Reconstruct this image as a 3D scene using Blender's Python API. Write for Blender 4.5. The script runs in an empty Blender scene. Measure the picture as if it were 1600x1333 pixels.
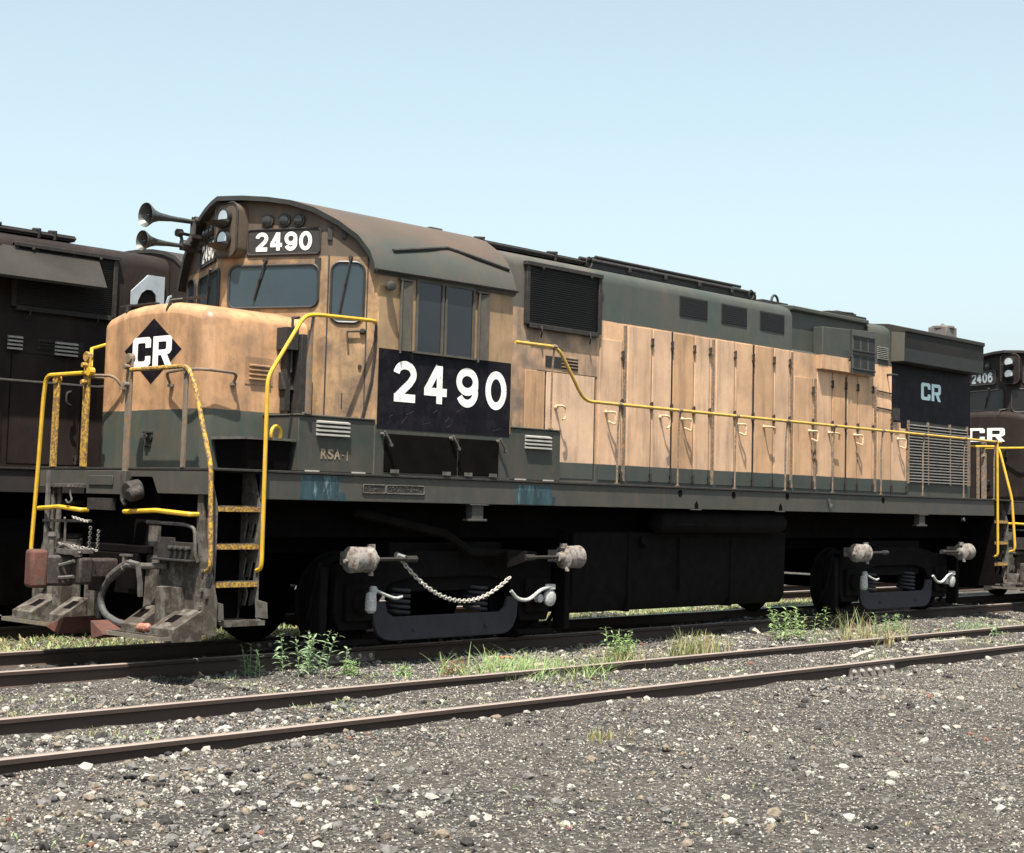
import bpy, bmesh, math, random
import numpy as np
from mathutils import Vector, Matrix
random.seed(7); rng = np.random.default_rng(11)
PI = math.pi
scene = bpy.context.scene
COL = scene.collection

# ------------------------------------------------------------------ camera
cam_d = bpy.data.cameras.new("camera"); cam = bpy.data.objects.new("camera", cam_d); COL.objects.link(cam)
scene.camera = cam
_yaw, _pit, _rol = 0.815361, 0.085067, 0.025574
_f = Vector((math.sin(_yaw)*math.cos(_pit), math.cos(_yaw)*math.cos(_pit), math.sin(_pit)))
_r0 = Vector((math.cos(_yaw), -math.sin(_yaw), 0)); _u0 = _r0.cross(_f)
_r = math.cos(_rol)*_r0 + math.sin(_rol)*_u0; _u = -math.sin(_rol)*_r0 + math.cos(_rol)*_u0
mw = Matrix((( _r.x, _u.x, -_f.x, -9.002), (_r.y, _u.y, -_f.y, -13.6103), (_r.z, _u.z, -_f.z, 1.63448), (0, 0, 0, 1)))
cam.matrix_world = mw
cam_d.sensor_fit = 'HORIZONTAL'; cam_d.sensor_width = 36.0; cam_d.lens = 2442.92/1600*36
cam_d.shift_x = (800-768.38)/1600; cam_d.shift_y = -(666.5-573.765)/1600
cam_d.clip_start = 0.1; cam_d.clip_end = 3000

# ------------------------------------------------------------------ sky, sun, exposure
SUN = Vector((0.35, 0.25, -1.0)).normalized()          # direction the light travels
sun_el = math.asin(-SUN.z); sun_az = math.atan2(-SUN.x, -SUN.y)
w = bpy.data.worlds.new("World"); scene.world = w; w.use_nodes = True
nt = w.node_tree; bg = nt.nodes["Background"]
sky = nt.nodes.new("ShaderNodeTexSky"); sky.sky_type = 'NISHITA'; sky.sun_disc = False
sky.sun_elevation = sun_el; sky.sun_rotation = sun_az; sky.altitude = 0
sky.air_density = 1.0; sky.dust_density = 3.0; sky.ozone_density = 1.6
hsv = nt.nodes.new("ShaderNodeHueSaturation"); hsv.inputs['Hue'].default_value = .46; hsv.inputs['Saturation'].default_value = .60; hsv.inputs['Value'].default_value = .71     # hazy, pale summer sky
nt.links.new(sky.outputs[0], hsv.inputs['Color']); nt.links.new(hsv.outputs[0], bg.inputs[0]); bg.inputs[1].default_value = 0.15
sd = bpy.data.lights.new("sun", 'SUN'); sun = bpy.data.objects.new("sun", sd); COL.objects.link(sun)
sd.energy = 5.0; sd.angle = math.radians(0.55); sd.color = (1.0, 0.93, 0.82)
sun.rotation_euler = SUN.to_track_quat('-Z', 'Y').to_euler(); sun.location = (-10, -10, 30)
vs = scene.view_settings; vs.view_transform = 'Standard'; vs.look = 'None'; vs.gamma = 1; vs.use_curve_mapping = False
vs.exposure = 1.16
scene.cycles.max_bounces = 6; scene.cycles.diffuse_bounces = 3; scene.cycles.glossy_bounces = 3

# ------------------------------------------------------------------ materials
def nmat(name):
    m = bpy.data.materials.new(name); m.use_nodes = True
    return m, m.node_tree, m.node_tree.nodes["Principled BSDF"]
def N(nt, t, **kw):
    n = nt.nodes.new(t)
    for k, v in kw.items():
        if k.startswith('i_'):
            key = k[2:]; key = int(key) if key.isdigit() else key
            n.inputs[key].default_value = v
        else: setattr(n, k, v)
    return n
def L(nt, a, b): nt.links.new(a, b)
def mathn(nt, op, a, b=None, clamp=False):
    n = nt.nodes.new('ShaderNodeMath'); n.operation = op; n.use_clamp = clamp
    for i, v in enumerate((a, b)):
        if v is None: continue
        if isinstance(v, (int, float)): n.inputs[i].default_value = v
        else: L(nt, v, n.inputs[i])
    return n.outputs[0]
def mixc(nt, fac, a, b):
    n = nt.nodes.new('ShaderNodeMix'); n.data_type = 'RGBA'
    if isinstance(fac, (int, float)): n.inputs[0].default_value = fac
    else: L(nt, fac, n.inputs[0])
    for i, v in ((6, a), (7, b)):
        if isinstance(v, tuple): n.inputs[i].default_value = (*v, 1) if len(v) == 3 else v
        else: L(nt, v, n.inputs[i])
    return n.outputs[2]
def noise(nt, scale, vec, detail=4, rough=.55, stretch=None):
    if stretch:
        mp = N(nt, 'ShaderNodeMapping'); mp.inputs['Scale'].default_value = stretch; L(nt, vec, mp.inputs[0]); vec = mp.outputs[0]
    n = N(nt, 'ShaderNodeTexNoise'); n.inputs['Scale'].default_value = scale; n.inputs['Detail'].default_value = detail; n.inputs['Roughness'].default_value = rough
    L(nt, vec, n.inputs['Vector']); return n.outputs[0]
def ramp(nt, v, a, b):       # smooth 0..1 between a and b
    n = N(nt, 'ShaderNodeMapRange'); n.inputs[1].default_value = a; n.inputs[2].default_value = b; n.clamp = True
    L(nt, v, n.inputs[0]); return n.outputs[0]
def bump(nt, bs, h, strength=.2, dist=.02):
    b = N(nt, 'ShaderNodeBump'); b.inputs['Strength'].default_value = strength; b.inputs['Distance'].default_value = dist
    L(nt, h, b.inputs['Height']); L(nt, b.outputs[0], bs.inputs['Normal'])
def setp(bs, **kw):
    for k, v in kw.items(): bs.inputs[k.replace('_', ' ')].default_value = v

def simple(name, col, rough=.6, metal=0., var=.25, nscale=6., col2=None, amt=.5, bmp=0., spec=.5, stretch=None):
    """plain weathered paint / metal: base with noise variation and patches of a second colour"""
    m, nt, bs = nmat(name); tc = N(nt, 'ShaderNodeTexCoord'); v = tc.outputs['Object']
    n1 = noise(nt, nscale, v, 5, .6, stretch)
    lo = tuple(c*(1-var) for c in col); hi = tuple(min(1, c*(1+var)) for c in col)
    c = mixc(nt, ramp(nt, n1, .3, .7), lo, hi)
    if col2:
        n2 = noise(nt, nscale*2.3, v, 6, .7, stretch); c = mixc(nt, ramp(nt, n2, .62-amt*.25, .70-amt*.2), c, col2)
    L(nt, c, bs.inputs['Base Color']); setp(bs, Roughness=rough, Metallic=metal, Specular_IOR_Level=spec)
    if bmp: bump(nt, bs, noise(nt, nscale*4, v, 4), bmp, .01)
    return m

def livery(name, stops, grime=(.045, .040, .034), gr=.55, dirty_x=None, rust=None, rough=.55, rustamt=.5, streak=1.0, pervar=0, soot=None, spec=.3):
    """paint in level bands (stops = [(z_from, colour)...]) with vertical grime streaks, dull patches and chips"""
    m, nt, bs = nmat(name); tc = N(nt, 'ShaderNodeTexCoord'); v = tc.outputs['Object']
    sp = N(nt, 'ShaderNodeSeparateXYZ'); L(nt, v, sp.inputs[0])
    wob = noise(nt, 3.0, v, 3)
    z = mathn(nt, 'ADD', sp.outputs[2], mathn(nt, 'MULTIPLY', mathn(nt, 'SUBTRACT', wob, .5), .02 if name != 'roof paint' else .25))
    c = stops[0][1]
    bl = .004 if name != 'roof paint' else .09
    for zf, col in stops[1:]: c = mixc(nt, ramp(nt, z, zf-bl, zf+bl), c, col)
    big = noise(nt, 1.1, v, 5, .6)                                   # sun-bleached and dull patches
    c = mixc(nt, mathn(nt, 'MULTIPLY', ramp(nt, big, .42, .75), .38), c, tuple(x*1.6 for x in grime))
    st = noise(nt, 5.5, v, 6, .65, (1.0, 1.0, .10))                  # long vertical run-off streaks
    c = mixc(nt, mathn(nt, 'MULTIPLY', ramp(nt, st, .5, .78), gr*streak), c, grime)
    dr = noise(nt, 13, v, 4, .65, (1.0, 1.0, .06)); dm = noise(nt, 1.7, v, 4, .6)          # thin rusty drips, in places
    c = mixc(nt, mathn(nt, 'MULTIPLY', mathn(nt, 'MULTIPLY', ramp(nt, dr, .54, .66), ramp(nt, dm, .46, .64)), gr*.65), c, (grime[0]*2.1, grime[1]*1.35, grime[2]*.95))
    fine = noise(nt, 38, v, 5, .7)
    c = mixc(nt, mathn(nt, 'MULTIPLY', ramp(nt, fine, .6, .75), gr*.35), c, grime)
    if soot:                                                         # smoky brown blotches
        b1 = noise(nt, 2.6, v, 6, .68); b2 = noise(nt, 7.5, v, 5, .65, (1, 1, .35))
        c = mixc(nt, mathn(nt, 'MULTIPLY', ramp(nt, b1, .40, .66), soot), c, (.085, .062, .045)); c = mixc(nt, mathn(nt, 'MULTIPLY', ramp(nt, b2, .48, .72), soot*.8), c, (.12, .08, .055))
    if dirty_x:                                                      # sooty zone (x range, z range)
        x0, x1, amt = dirty_x
        mk = mathn(nt, 'MULTIPLY', ramp(nt, sp.outputs[0], x1+.02, x1-.02), ramp(nt, noise(nt, 2.2, v, 5, .6), .25, .6))
        c = mixc(nt, mathn(nt, 'MULTIPLY', mk, amt), c, tuple(x*2.0 for x in grime))
    if rust:
        rn = noise(nt, 9, v, 7, .72); c = mixc(nt, mathn(nt, 'MULTIPLY', ramp(nt, rn, .66-.12*rustamt, .72-.1*rustamt), .8), c, rust)
        sp2 = noise(nt, 55, v, 3, .6); c = mixc(nt, ramp(nt, sp2, .72, .74), c, tuple(x*.5 for x in rust))
    if pervar:
        oi = N(nt, 'ShaderNodeObjectInfo'); hv = N(nt, 'ShaderNodeHueSaturation'); L(nt, c, hv.inputs['Color'])
        vv = N(nt, 'ShaderNodeMapRange'); vv.inputs[3].default_value = 1-pervar; vv.inputs[4].default_value = 1+pervar*.6; L(nt, oi.outputs['Random'], vv.inputs[0]); L(nt, vv.outputs[0], hv.inputs['Value'])
        s2 = N(nt, 'ShaderNodeMapRange'); s2.inputs[3].default_value = 1.05; s2.inputs[4].default_value = .86; L(nt, oi.outputs['Random'], s2.inputs[0]); L(nt, s2.outputs[0], hv.inputs['Saturation']); c = hv.outputs[0]
    L(nt, c, bs.inputs['Base Color']); setp(bs, Specular_IOR_Level=spec)
    L(nt, ramp(nt, big, .2, .9), bs.inputs['Roughness'])
    rr = N(nt, 'ShaderNodeMapRange'); rr.inputs[3].default_value = rough-.15; rr.inputs[4].default_value = rough+.2
    L(nt, big, rr.inputs[0]); L(nt, rr.outputs[0], bs.inputs['Roughness'])
    bump(nt, bs, mathn(nt, 'ADD', noise(nt, 2.6, v, 2), mathn(nt, 'MULTIPLY', fine, .12)), .22, .03)
    return m

BUFF = (.585, .365, .215); BUFFD = (.38, .245, .13); GREEN = (.038, .051, .046); GREEND = (.030, .038, .034); RUST = (.16, .065, .03)
M = {}
M['hood'] = livery('hood paint', [(0, GREEN), (2.13, BUFF), (3.975, GREEN)], gr=.6, dirty_x=(4, 6.40, .85), soot=.3)
M['door'] = livery('door paint', [(0, GREEN), (2.13, BUFF), (3.975, GREEN)], gr=.62, pervar=.17, soot=.17, rust=(.16, .09, .05), rustamt=-.25)
M['cab'] = livery('cab paint', [(0, GREEND), (2.4, (.34, .225, .125))], gr=.6, soot=.35, rough=.5)
M['front'] = livery('cab front paint', [(0, GREEND), (2.42, (.36, .225, .115)), (4.16, (.085, .066, .046))], gr=.8, rust=(.15, .085, .05), rustamt=.5, soot=.95)
M['nose'] = livery('nose paint', [(0, (.044, .064, .057)), (2.475, (.50, .285, .145))], gr=.45, rust=(.12, .07, .045), rustamt=.12, rough=.38, soot=.55)
M['roof'] = livery('roof paint', [(0, (.052, .060, .053)), (4.40, (.072, .058, .045))], grime=(.085, .050, .036), gr=.5, streak=.5)
M['green'] = livery('green box paint', [(0, GREEND)], gr=.75, soot=.3, rust=(.10, .05, .03), rustamt=.05)
M['sill'] = livery('sill paint', [(0, (.042, .046, .043))], gr=.85, rust=(.07, .045, .03), rustamt=.3, soot=.3)
M['blue'] = simple('faded blue patch', (.018, .045, .055), .6, var=.6, nscale=9, col2=(.10, .17, .18), amt=.2, stretch=(1, 1, .25))
M['black'] = simple('black panel paint', (.007, .006, .009), .5, var=.35, nscale=3, col2=(.012, .011, .014), amt=.5, spec=.08)
M['scuff'] = simple('scuffed black paint', (.03, .029, .031), .7, var=.3, nscale=20)
M['blackd'] = simple('black door and box surface', (.004, .003, .003), .8, var=.3, nscale=5, spec=.05)
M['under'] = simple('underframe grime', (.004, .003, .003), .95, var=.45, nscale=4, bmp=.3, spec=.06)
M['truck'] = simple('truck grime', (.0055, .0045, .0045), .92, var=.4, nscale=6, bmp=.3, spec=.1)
M['dark'] = simple('dark steel', (.015, .013, .012), .7, var=.4, nscale=12, col2=(.045, .032, .022), amt=.3)
M['grey'] = simple('dusty grey steel', (.085, .08, .072), .85, var=.3, nscale=5, col2=(.05, .042, .034), amt=.6, bmp=.2)
M['pilot'] = simple('dusty pilot plate', (.090, .082, .069), .9, var=.35, nscale=3.4, col2=(.034, .026, .019), amt=.8, bmp=.2)
M['edge'] = simple('worn yellow edge', (.34, .21, .04), .7, var=.3, nscale=5, col2=(.11, .10, .085), amt=1.15)
M['silver'] = simple('silver grey brake cylinder paint', (.20, .185, .17), .7, var=.25, nscale=9, col2=(.09, .06, .045), amt=.55)
M['bright'] = simple('bare bright metal', (.5, .48, .44), .4, metal=.6, var=.25, nscale=25)
M['yellow'] = simple('chipped yellow paint', (.50, .30, .022), .5, var=.15, nscale=9, col2=(.33, .27, .18), amt=.12)
M['yellowrust'] = simple('flaking yellow paint', (.42, .25, .026), .65, var=.25, nscale=14, col2=(.13, .075, .04), amt=.75)
M['post'] = simple('weathered grey post', (.12, .10, .078), .7, var=.25, nscale=9, col2=(.20, .11, .05), amt=.5)
M['rail_hand'] = simple('yellow handrail', (.46, .29, .05), .5, var=.2, nscale=11, col2=(.30, .25, .17), amt=.3)
M['stan'] = simple('stanchion paint', (.11, .10, .085), .7, var=.3, nscale=14, col2=(.30, .17, .08), amt=.5)
M['rust'] = simple('rusty coupler', (.085, .028, .017), .8, var=.35, nscale=9, col2=(.045, .03, .025), amt=.5, bmp=.3)
M['hose'] = simple('grey rubber hose', (.055, .055, .055), .75, var=.3, nscale=15)
M['red'] = simple('faded red', (.24, .08, .055), .7, var=.25, nscale=18, col2=(.30, .19, .13), amt=.5)
M['white'] = simple('white lettering paint', (.78, .78, .73), .55, var=.07, nscale=8, col2=(.50, .48, .42), amt=.18)
M['whiteblue'] = simple('pale blue lettering', (.55, .72, .76), .5, var=.06, nscale=8)
M['emblem'] = simple('weathered white paint', (.32, .36, .385), .6, var=.15, nscale=6)
M['faint'] = simple('faded stencil paint', (.20, .16, .11), .6, var=.3, nscale=25)
M['mesh'] = simple('grille mesh', (.012, .011, .011), .7, var=.3, nscale=50)
M['slat'] = simple('radiator slat', (.32, .31, .285), .5, var=.2, nscale=8)
M['rslat'] = simple('dull radiator slat', (.19, .185, .17), .6, var=.25, nscale=8)
M['chain'] = simple('galvanised chain', (.40, .38, .34), .45, metal=.2, var=.2, nscale=30)
M['cloth'] = simple('taped cable cover', (.36, .36, .35), .8, var=.4, nscale=40, bmp=.6)
M['gasket'] = simple('window gasket', (.02, .02, .02), .5)
def glassm(name, col, rough):
    m, nt, bs = nmat(name); tc = N(nt, 'ShaderNodeTexCoord')
    n = noise(nt, 3, tc.outputs['Object'], 4)
    L(nt, mixc(nt, n, tuple(c*.7 for c in col), tuple(c*1.3 for c in col)), bs.inputs['Base Color'])
    setp(bs, Roughness=rough, Specular_IOR_Level=.5); return m
M['glass'] = glassm('cab glass', (.024, .038, .047), .12)
M['glassd'] = glassm('dark cab glass', (.018, .02, .026), .15)
M['glassb'] = glassm('black cab glass', (.008, .007, .007), .3)
M['lens'] = glassm('lamp reflector', (.55, .57, .58), .1); M['lens'].node_tree.nodes["Principled BSDF"].inputs['Metallic'].default_value = .7
M['bulb'] = glassm('dark marker lens', (.02, .02, .02), .15)
BLK = (.017, .0125, .0115)
M['bhood'] = livery('black loco paint', [(0, BLK)], grime=(.035, .028, .024), gr=.5, spec=.12)
M['bsill'] = livery('black loco sill paint', [(0, (.03, .028, .028))], grime=(.05, .04, .034), gr=.5, spec=.12)
M['broof'] = livery('black loco roof paint', [(0, (.034, .032, .031))], grime=(.06, .05, .04), gr=.5, spec=.12)
M['flap'] = livery('dull grey green flap', [(0, (.020, .018, .015))], grime=(.034, .03, .024), gr=.5)
M['cap'] = simple('faded roof cap', (.12, .105, .095), .7, var=.25)

# ------------------------------------------------------------------ mesh helpers
class MB:
    def __init__(s): s.v = []; s.f = []; s.m = []
    def add(s, vs, fs, m=0):
        b = len(s.v); s.v += [tuple(p) for p in vs]; s.f += [tuple(b+i for i in f) for f in fs]; s.m += [m]*len(fs); return s
    def box(s, x0, x1, y0, y1, z0, z1, m=0):
        x0, x1 = sorted((x0, x1)); y0, y1 = sorted((y0, y1)); z0, z1 = sorted((z0, z1))
        return s.add([(x0,y0,z0),(x1,y0,z0),(x1,y1,z0),(x0,y1,z0),(x0,y0,z1),(x1,y0,z1),(x1,y1,z1),(x0,y1,z1)],
                     [(0,3,2,1),(4,5,6,7),(0,1,5,4),(1,2,6,5),(2,3,7,6),(3,0,4,7)], m)
    def hexa(s, p, m=0):        # 8 points: bottom 4 ccw, top 4
        return s.add(p, [(0,3,2,1),(4,5,6,7),(0,1,5,4),(1,2,6,5),(2,3,7,6),(3,0,4,7)], m)
    def prism(s, poly, a, b, axis='y', m=0):   # poly in the two other axes, extruded a..b
        def P(q, t): return {'y': (q[0], t, q[1]), 'x': (t, q[0], q[1]), 'z': (q[0], q[1], t)}[axis]
        n = len(poly); vs = [P(q, a) for q in poly]+[P(q, b) for q in poly]
        fs = [tuple(range(n)), tuple(range(2*n-1, n-1, -1))]+[(i, n+i, n+(i+1) % n, (i+1) % n) for i in range(n)]
        return s.add(vs, fs, m)
    def tube(s, pts, r, n=8, m=0, cap=True):
        P = [Vector(p) for p in pts]; T = []
        for i in range(len(P)):
            t = (P[min(i+1, len(P)-1)]-P[max(i-1, 0)]); T.append(t.normalized() if t.length > 1e-9 else Vector((0, 0, 1)))
        u = T[0].orthogonal().normalized(); vs = []; R = r if isinstance(r, (list, tuple)) else [r]*len(P)
        for i, p in enumerate(P):
            u = (u-T[i]*u.dot(T[i])).normalized(); w_ = T[i].cross(u)
            vs += [p+R[i]*(math.cos(2*PI*k/n)*u+math.sin(2*PI*k/n)*w_) for k in range(n)]
        fs = [(i*n+k, i*n+(k+1) % n, (i+1)*n+(k+1) % n, (i+1)*n+k) for i in range(len(P)-1) for k in range(n)]
        if cap: fs += [tuple(range(n-1, -1, -1)), tuple((len(P)-1)*n+k for k in range(n))]
        return s.add(vs, fs, m)
    def lathe(s, prof, o, ax, n=20, m=0):     # prof [(t, r)] along axis ax from o
        ax = Vector(ax).normalized(); u = ax.orthogonal().normalized(); w_ = ax.cross(u); o = Vector(o); vs = []
        for t, r in prof: vs += [o+ax*t+r*(math.cos(2*PI*k/n)*u+math.sin(2*PI*k/n)*w_) for k in range(n)]
        fs = [(i*n+k, i*n+(k+1) % n, (i+1)*n+(k+1) % n, (i+1)*n+k) for i in range(len(prof)-1) for k in range(n)]
        fs += [tuple(range(n-1, -1, -1)), tuple((len(prof)-1)*n+k for k in range(n))]
        return s.add(vs, fs, m)
    def rivets(s, pts, r=.012, m=0):
        for p in pts: s.box(p[0]-r, p[0]+r, p[1]-r, p[1]+r, p[2]-r, p[2]+r, m)
    def build(s, name, mat, parent=None, bev=0., ang=32, seg=2):
        me = bpy.data.meshes.new(name); me.from_pydata(s.v, [], s.f); me.validate()
        for mm in (mat if isinstance(mat, (list, tuple)) else [mat]): me.materials.append(M[mm] if isinstance(mm, str) else mm)
        if len(me.polygons) == len(s.m): me.polygons.foreach_set('material_index', s.m)
        bm = bmesh.new(); bm.from_mesh(me); bmesh.ops.recalc_face_normals(bm, faces=bm.faces)
        for f in bm.faces: f.smooth = True
        for e in bm.edges:
            if len(e.link_faces) != 2 or e.calc_face_angle(0) > math.radians(ang): e.smooth = False
        bm.to_mesh(me); bm.free()
        o = bpy.data.objects.new(name, me); COL.objects.link(o)
        if parent: o.parent = parent
        if bev:
            b = o.modifiers.new('bevel', 'BEVEL'); b.width = bev; b.segments = seg; b.limit_method = 'ANGLE'; b.angle_limit = math.radians(38)
        return o
def fillet(pts, r, n=4):
    P = [Vector(p) for p in pts]; out = [P[0]]
    for i in range(1, len(P)-1):
        a, b, c = P[i-1], P[i], P[i+1]; d1 = min(r, (a-b).length*.49); d2 = min(r, (c-b).length*.49)
        p = b+(a-b).normalized()*d1; q = b+(c-b).normalized()*d2
        out += [(1-t)**2*p+2*t*(1-t)*b+t*t*q for t in [k/n for k in range(n+1)]]
    return out+[P[-1]]
def rrect(u0, u1, v0, v1, r, n=5):
    out = []
    for cx, cy, a0 in ((u1-r, v1-r, 0), (u0+r, v1-r, 90), (u0+r, v0+r, 180), (u1-r, v0+r, 270)):
        for k in range(n+1):
            a = math.radians(a0+90*k/n); out.append((cx+r*math.cos(a), cy+r*math.sin(a)))
    return out
class Frame:                                    # a flat panel: origin, u (along), v (up), n (out)
    def __init__(s, o, u, v=(0, 0, 1), n=None):
        s.o = Vector(o); s.u = Vector(u).normalized(); s.v = Vector(v).normalized(); s.n = Vector(n).normalized() if n else s.u.cross(s.v).normalized()
    def p(s, a, b, c=0.): return s.o+s.u*a+s.v*b+s.n*c
def slab(mb, fr, poly, d0, d1, m=0):
    n = len(poly); vs = [fr.p(a, b, d0) for a, b in poly]+[fr.p(a, b, d1) for a, b in poly]
    mb.add(vs, [tuple(range(n)), tuple(range(2*n-1, n-1, -1))]+[(i, n+i, n+(i+1) % n, (i+1) % n) for i in range(n)], m)
def ring(mb, fr, poly, r, d, m=0, n=6):
    pts = [fr.p(a, b, d) for a, b in poly]; pts.append(pts[0]); pts.append(pts[1]); mb.tube(pts, r, n, m, cap=False)
def curve_fill(polys, ext):
    cu = bpy.data.curves.new('c', 'CURVE'); cu.dimensions = '2D'; cu.fill_mode = 'BOTH'; cu.extrude = ext
    for pl in polys:
        sp = cu.splines.new('POLY'); sp.points.add(len(pl)-1); sp.use_cyclic_u = True
        for i, (a, b) in enumerate(pl): sp.points[i].co = (a, b, 0, 1)
    ob = bpy.data.objects.new('c', cu); me = bpy.data.meshes.new_from_object(ob)
    vs = [tuple(v.co) for v in me.vertices]; fs = [tuple(p.vertices) for p in me.polygons]
    bpy.data.objects.remove(ob); bpy.data.curves.remove(cu); bpy.data.meshes.remove(me); return vs, fs
def glyph(txt, bold=.02, ext=.0):
    cu = bpy.data.curves.new('t', 'FONT'); cu.body = txt; cu.size = 1; cu.offset = bold; cu.extrude = ext; cu.resolution_u = 6
    ob = bpy.data.objects.new('t', cu); me = bpy.data.meshes.new_from_object(ob)
    vs = [tuple(v.co) for v in me.vertices]; fs = [tuple(p.vertices) for p in me.polygons]
    bpy.data.objects.remove(ob); bpy.data.curves.remove(cu); bpy.data.meshes.remove(me); return vs, fs
def put2d(mb, vf, fr, box, d, m=0):            # fit a flat figure into box (u0,u1,v0,v1) on a panel
    vs, fs = vf; xs = [v[0] for v in vs]; ys = [v[1] for v in vs]; x0, x1, y0, y1 = min(xs), max(xs), min(ys), max(ys); u0, u1, v0, v1 = box
    mb.add([fr.p(u0+(v[0]-x0)/(x1-x0)*(u1-u0), v0+(v[1]-y0)/(y1-y0)*(v1-v0), d+v[2]) for v in vs], fs, m)
def text(mb, fr, txt, box, d, bold=.03, gap=.16):  # letters of equal width side by side
    u0, u1, v0, v1 = box; n = len(txt); w_ = (u1-u0)/(n+(n-1)*gap)
    for i, ch in enumerate(txt):
        a = u0+i*w_*(1+gap); put2d(mb, glyph(ch, bold, .002), fr, (a, a+w_, v0, v1), d)
def letC():
    return [[(.12,0),(.88,0),(1,.1),(1,.36),(.72,.36),(.72,.24),(.66,.19),(.34,.19),(.28,.25),(.28,.75),(.34,.81),(.66,.81),(.72,.76),(.72,.64),(1,.64),(1,.9),(.88,1),(.12,1),(0,.9),(0,.1)]]
def letR():
    return [[(0,0),(.28,0),(.28,.36),(.45,.36),(.70,0),(1,0),(.76,.37),(.90,.40),(1,.5),(1,.9),(.88,1),(0,1)], [(.28,.54),(.66,.54),(.72,.59),(.72,.77),(.66,.81),(.28,.81)]]
def ribbon(pts, w_):
    P = [Vector((a, b)) for a, b in pts]; Lp, Rp = [], []
    for i, p in enumerate(P):
        t = (P[min(i+1, len(P)-1)]-P[max(i-1, 0)]).normalized(); n = Vector((-t.y, t.x)); Lp.append(p+n*w_/2); Rp.append(p-n*w_/2)
    return Lp, Rp
def arcp(cx, cy, rx, ry, a0, a1, n=18): return [(cx+rx*math.cos(math.radians(a0+(a1-a0)*k/n)), cy+ry*math.sin(math.radians(a0+(a1-a0)*k/n))) for k in range(n+1)]
def strokes(ch, w, h):
    W_, H_ = w, h
    def S_(p): return [(a*W_, b*H_) for a, b in p]
    if ch == '2': return [S_(arcp(.5,.72,.5,.28,175,-18)+[(.80,.47),(.30,.18),(.06,.03)]), S_([(-.12,0),(1.12,0)])]
    if ch == '4': return [S_([(.66,1.06),(.02,.31)]), S_([(-.13,.27),(1.14,.27)]), S_([(.72,1.09),(.72,-.09)])]
    if ch == '9': return [S_(arcp(.5,.685,.5,.315,0,360,28)), S_([(1,.72),(1,.5)]+arcp(.5,.36,.5,.36,20,-155,16))]
    if ch == '6': return [S_(arcp(.5,.315,.5,.315,0,360,28)), S_([(0,.28),(0,.5)]+arcp(.5,.64,.5,.36,200,25,16))]
    return [S_(arcp(.5,.5,.5,.5,0,360,36))]
def digits(mb, fr, txt, boxes, d, wt):        # numerals of one stroke weight, each in its own box (u0,u1,v0,v1)
    for ch, (u0, u1, v0, v1) in zip(txt, boxes):
        for k, pl in enumerate(strokes(ch, u1-u0-wt, v1-v0-wt)):
            Lp, Rp = ribbon(pl, wt); n = len(Lp); o = (u0+wt/2, v0+wt/2)
            vs = [fr.p(o[0]+q.x, o[1]+q.y, d+k*.0007) for q in Lp]+[fr.p(o[0]+q.x, o[1]+q.y, d+k*.0007) for q in Rp]
            mb.add(vs, [(i, i+1, n+i+1, n+i) for i in range(n-1)])
def crmark(mb, fr, box, d, shear=0., gap=.14):
    u0, u1, v0, v1 = box; w_ = (u1-u0)/(2+gap)
    for k, pl in enumerate((letC(), letR())):
        a = u0+k*w_*(1+gap); vs, fs = curve_fill(pl, .002)
        mb.add([fr.p(a+v[0]*w_+shear*v[1], v0+v[1]*(v1-v0), d+v[2]) for v in vs], fs)
def tag(o, label=None, cat=None, group=None, kind=None):
    for k, v in (('label', label), ('category', cat), ('group', group), ('kind', kind)):
        if v: o[k] = v
    return o
def empty(name, loc, rz=0.):
    o = bpy.data.objects.new(name, None); COL.objects.link(o); o.location = loc; o.rotation_euler = (0, 0, rz); o.empty_display_size = .3; return o

# ------------------------------------------------------------------ locomotives (x along, front plate at 0; detailed side at y<0 when sg=1)
PROF = [(1.56,4.03),(1.55,4.08),(1.50,4.22),(1.41,4.38),(1.26,4.53),(1.05,4.67),(.80,4.755),(.55,4.80),(.28,4.825),(0,4.83)]
CTR, KN, EN, KF, EF = (1.17,0.), (1.667,-1.108), (2.08,-1.524), (1.667,1.108), (1.80,1.524)
def zroof(y):
    y = abs(y); p = PROF
    for (a, b), (c, d) in zip(p[:-1], p[1:]):
        if c <= y <= a: return b+(d-b)*(a-y)/(a-c)
    return p[0][1]
def xfront(y):
    pl = [EF, KF, CTR, KN, EN]
    y = max(-1.524, min(1.524, y))
    for (a, b), (c, d) in zip(pl[:-1], pl[1:]):
        if d <= y <= b: return a+(c-a)*(b-y)/(b-d)
    return 2.08

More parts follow.
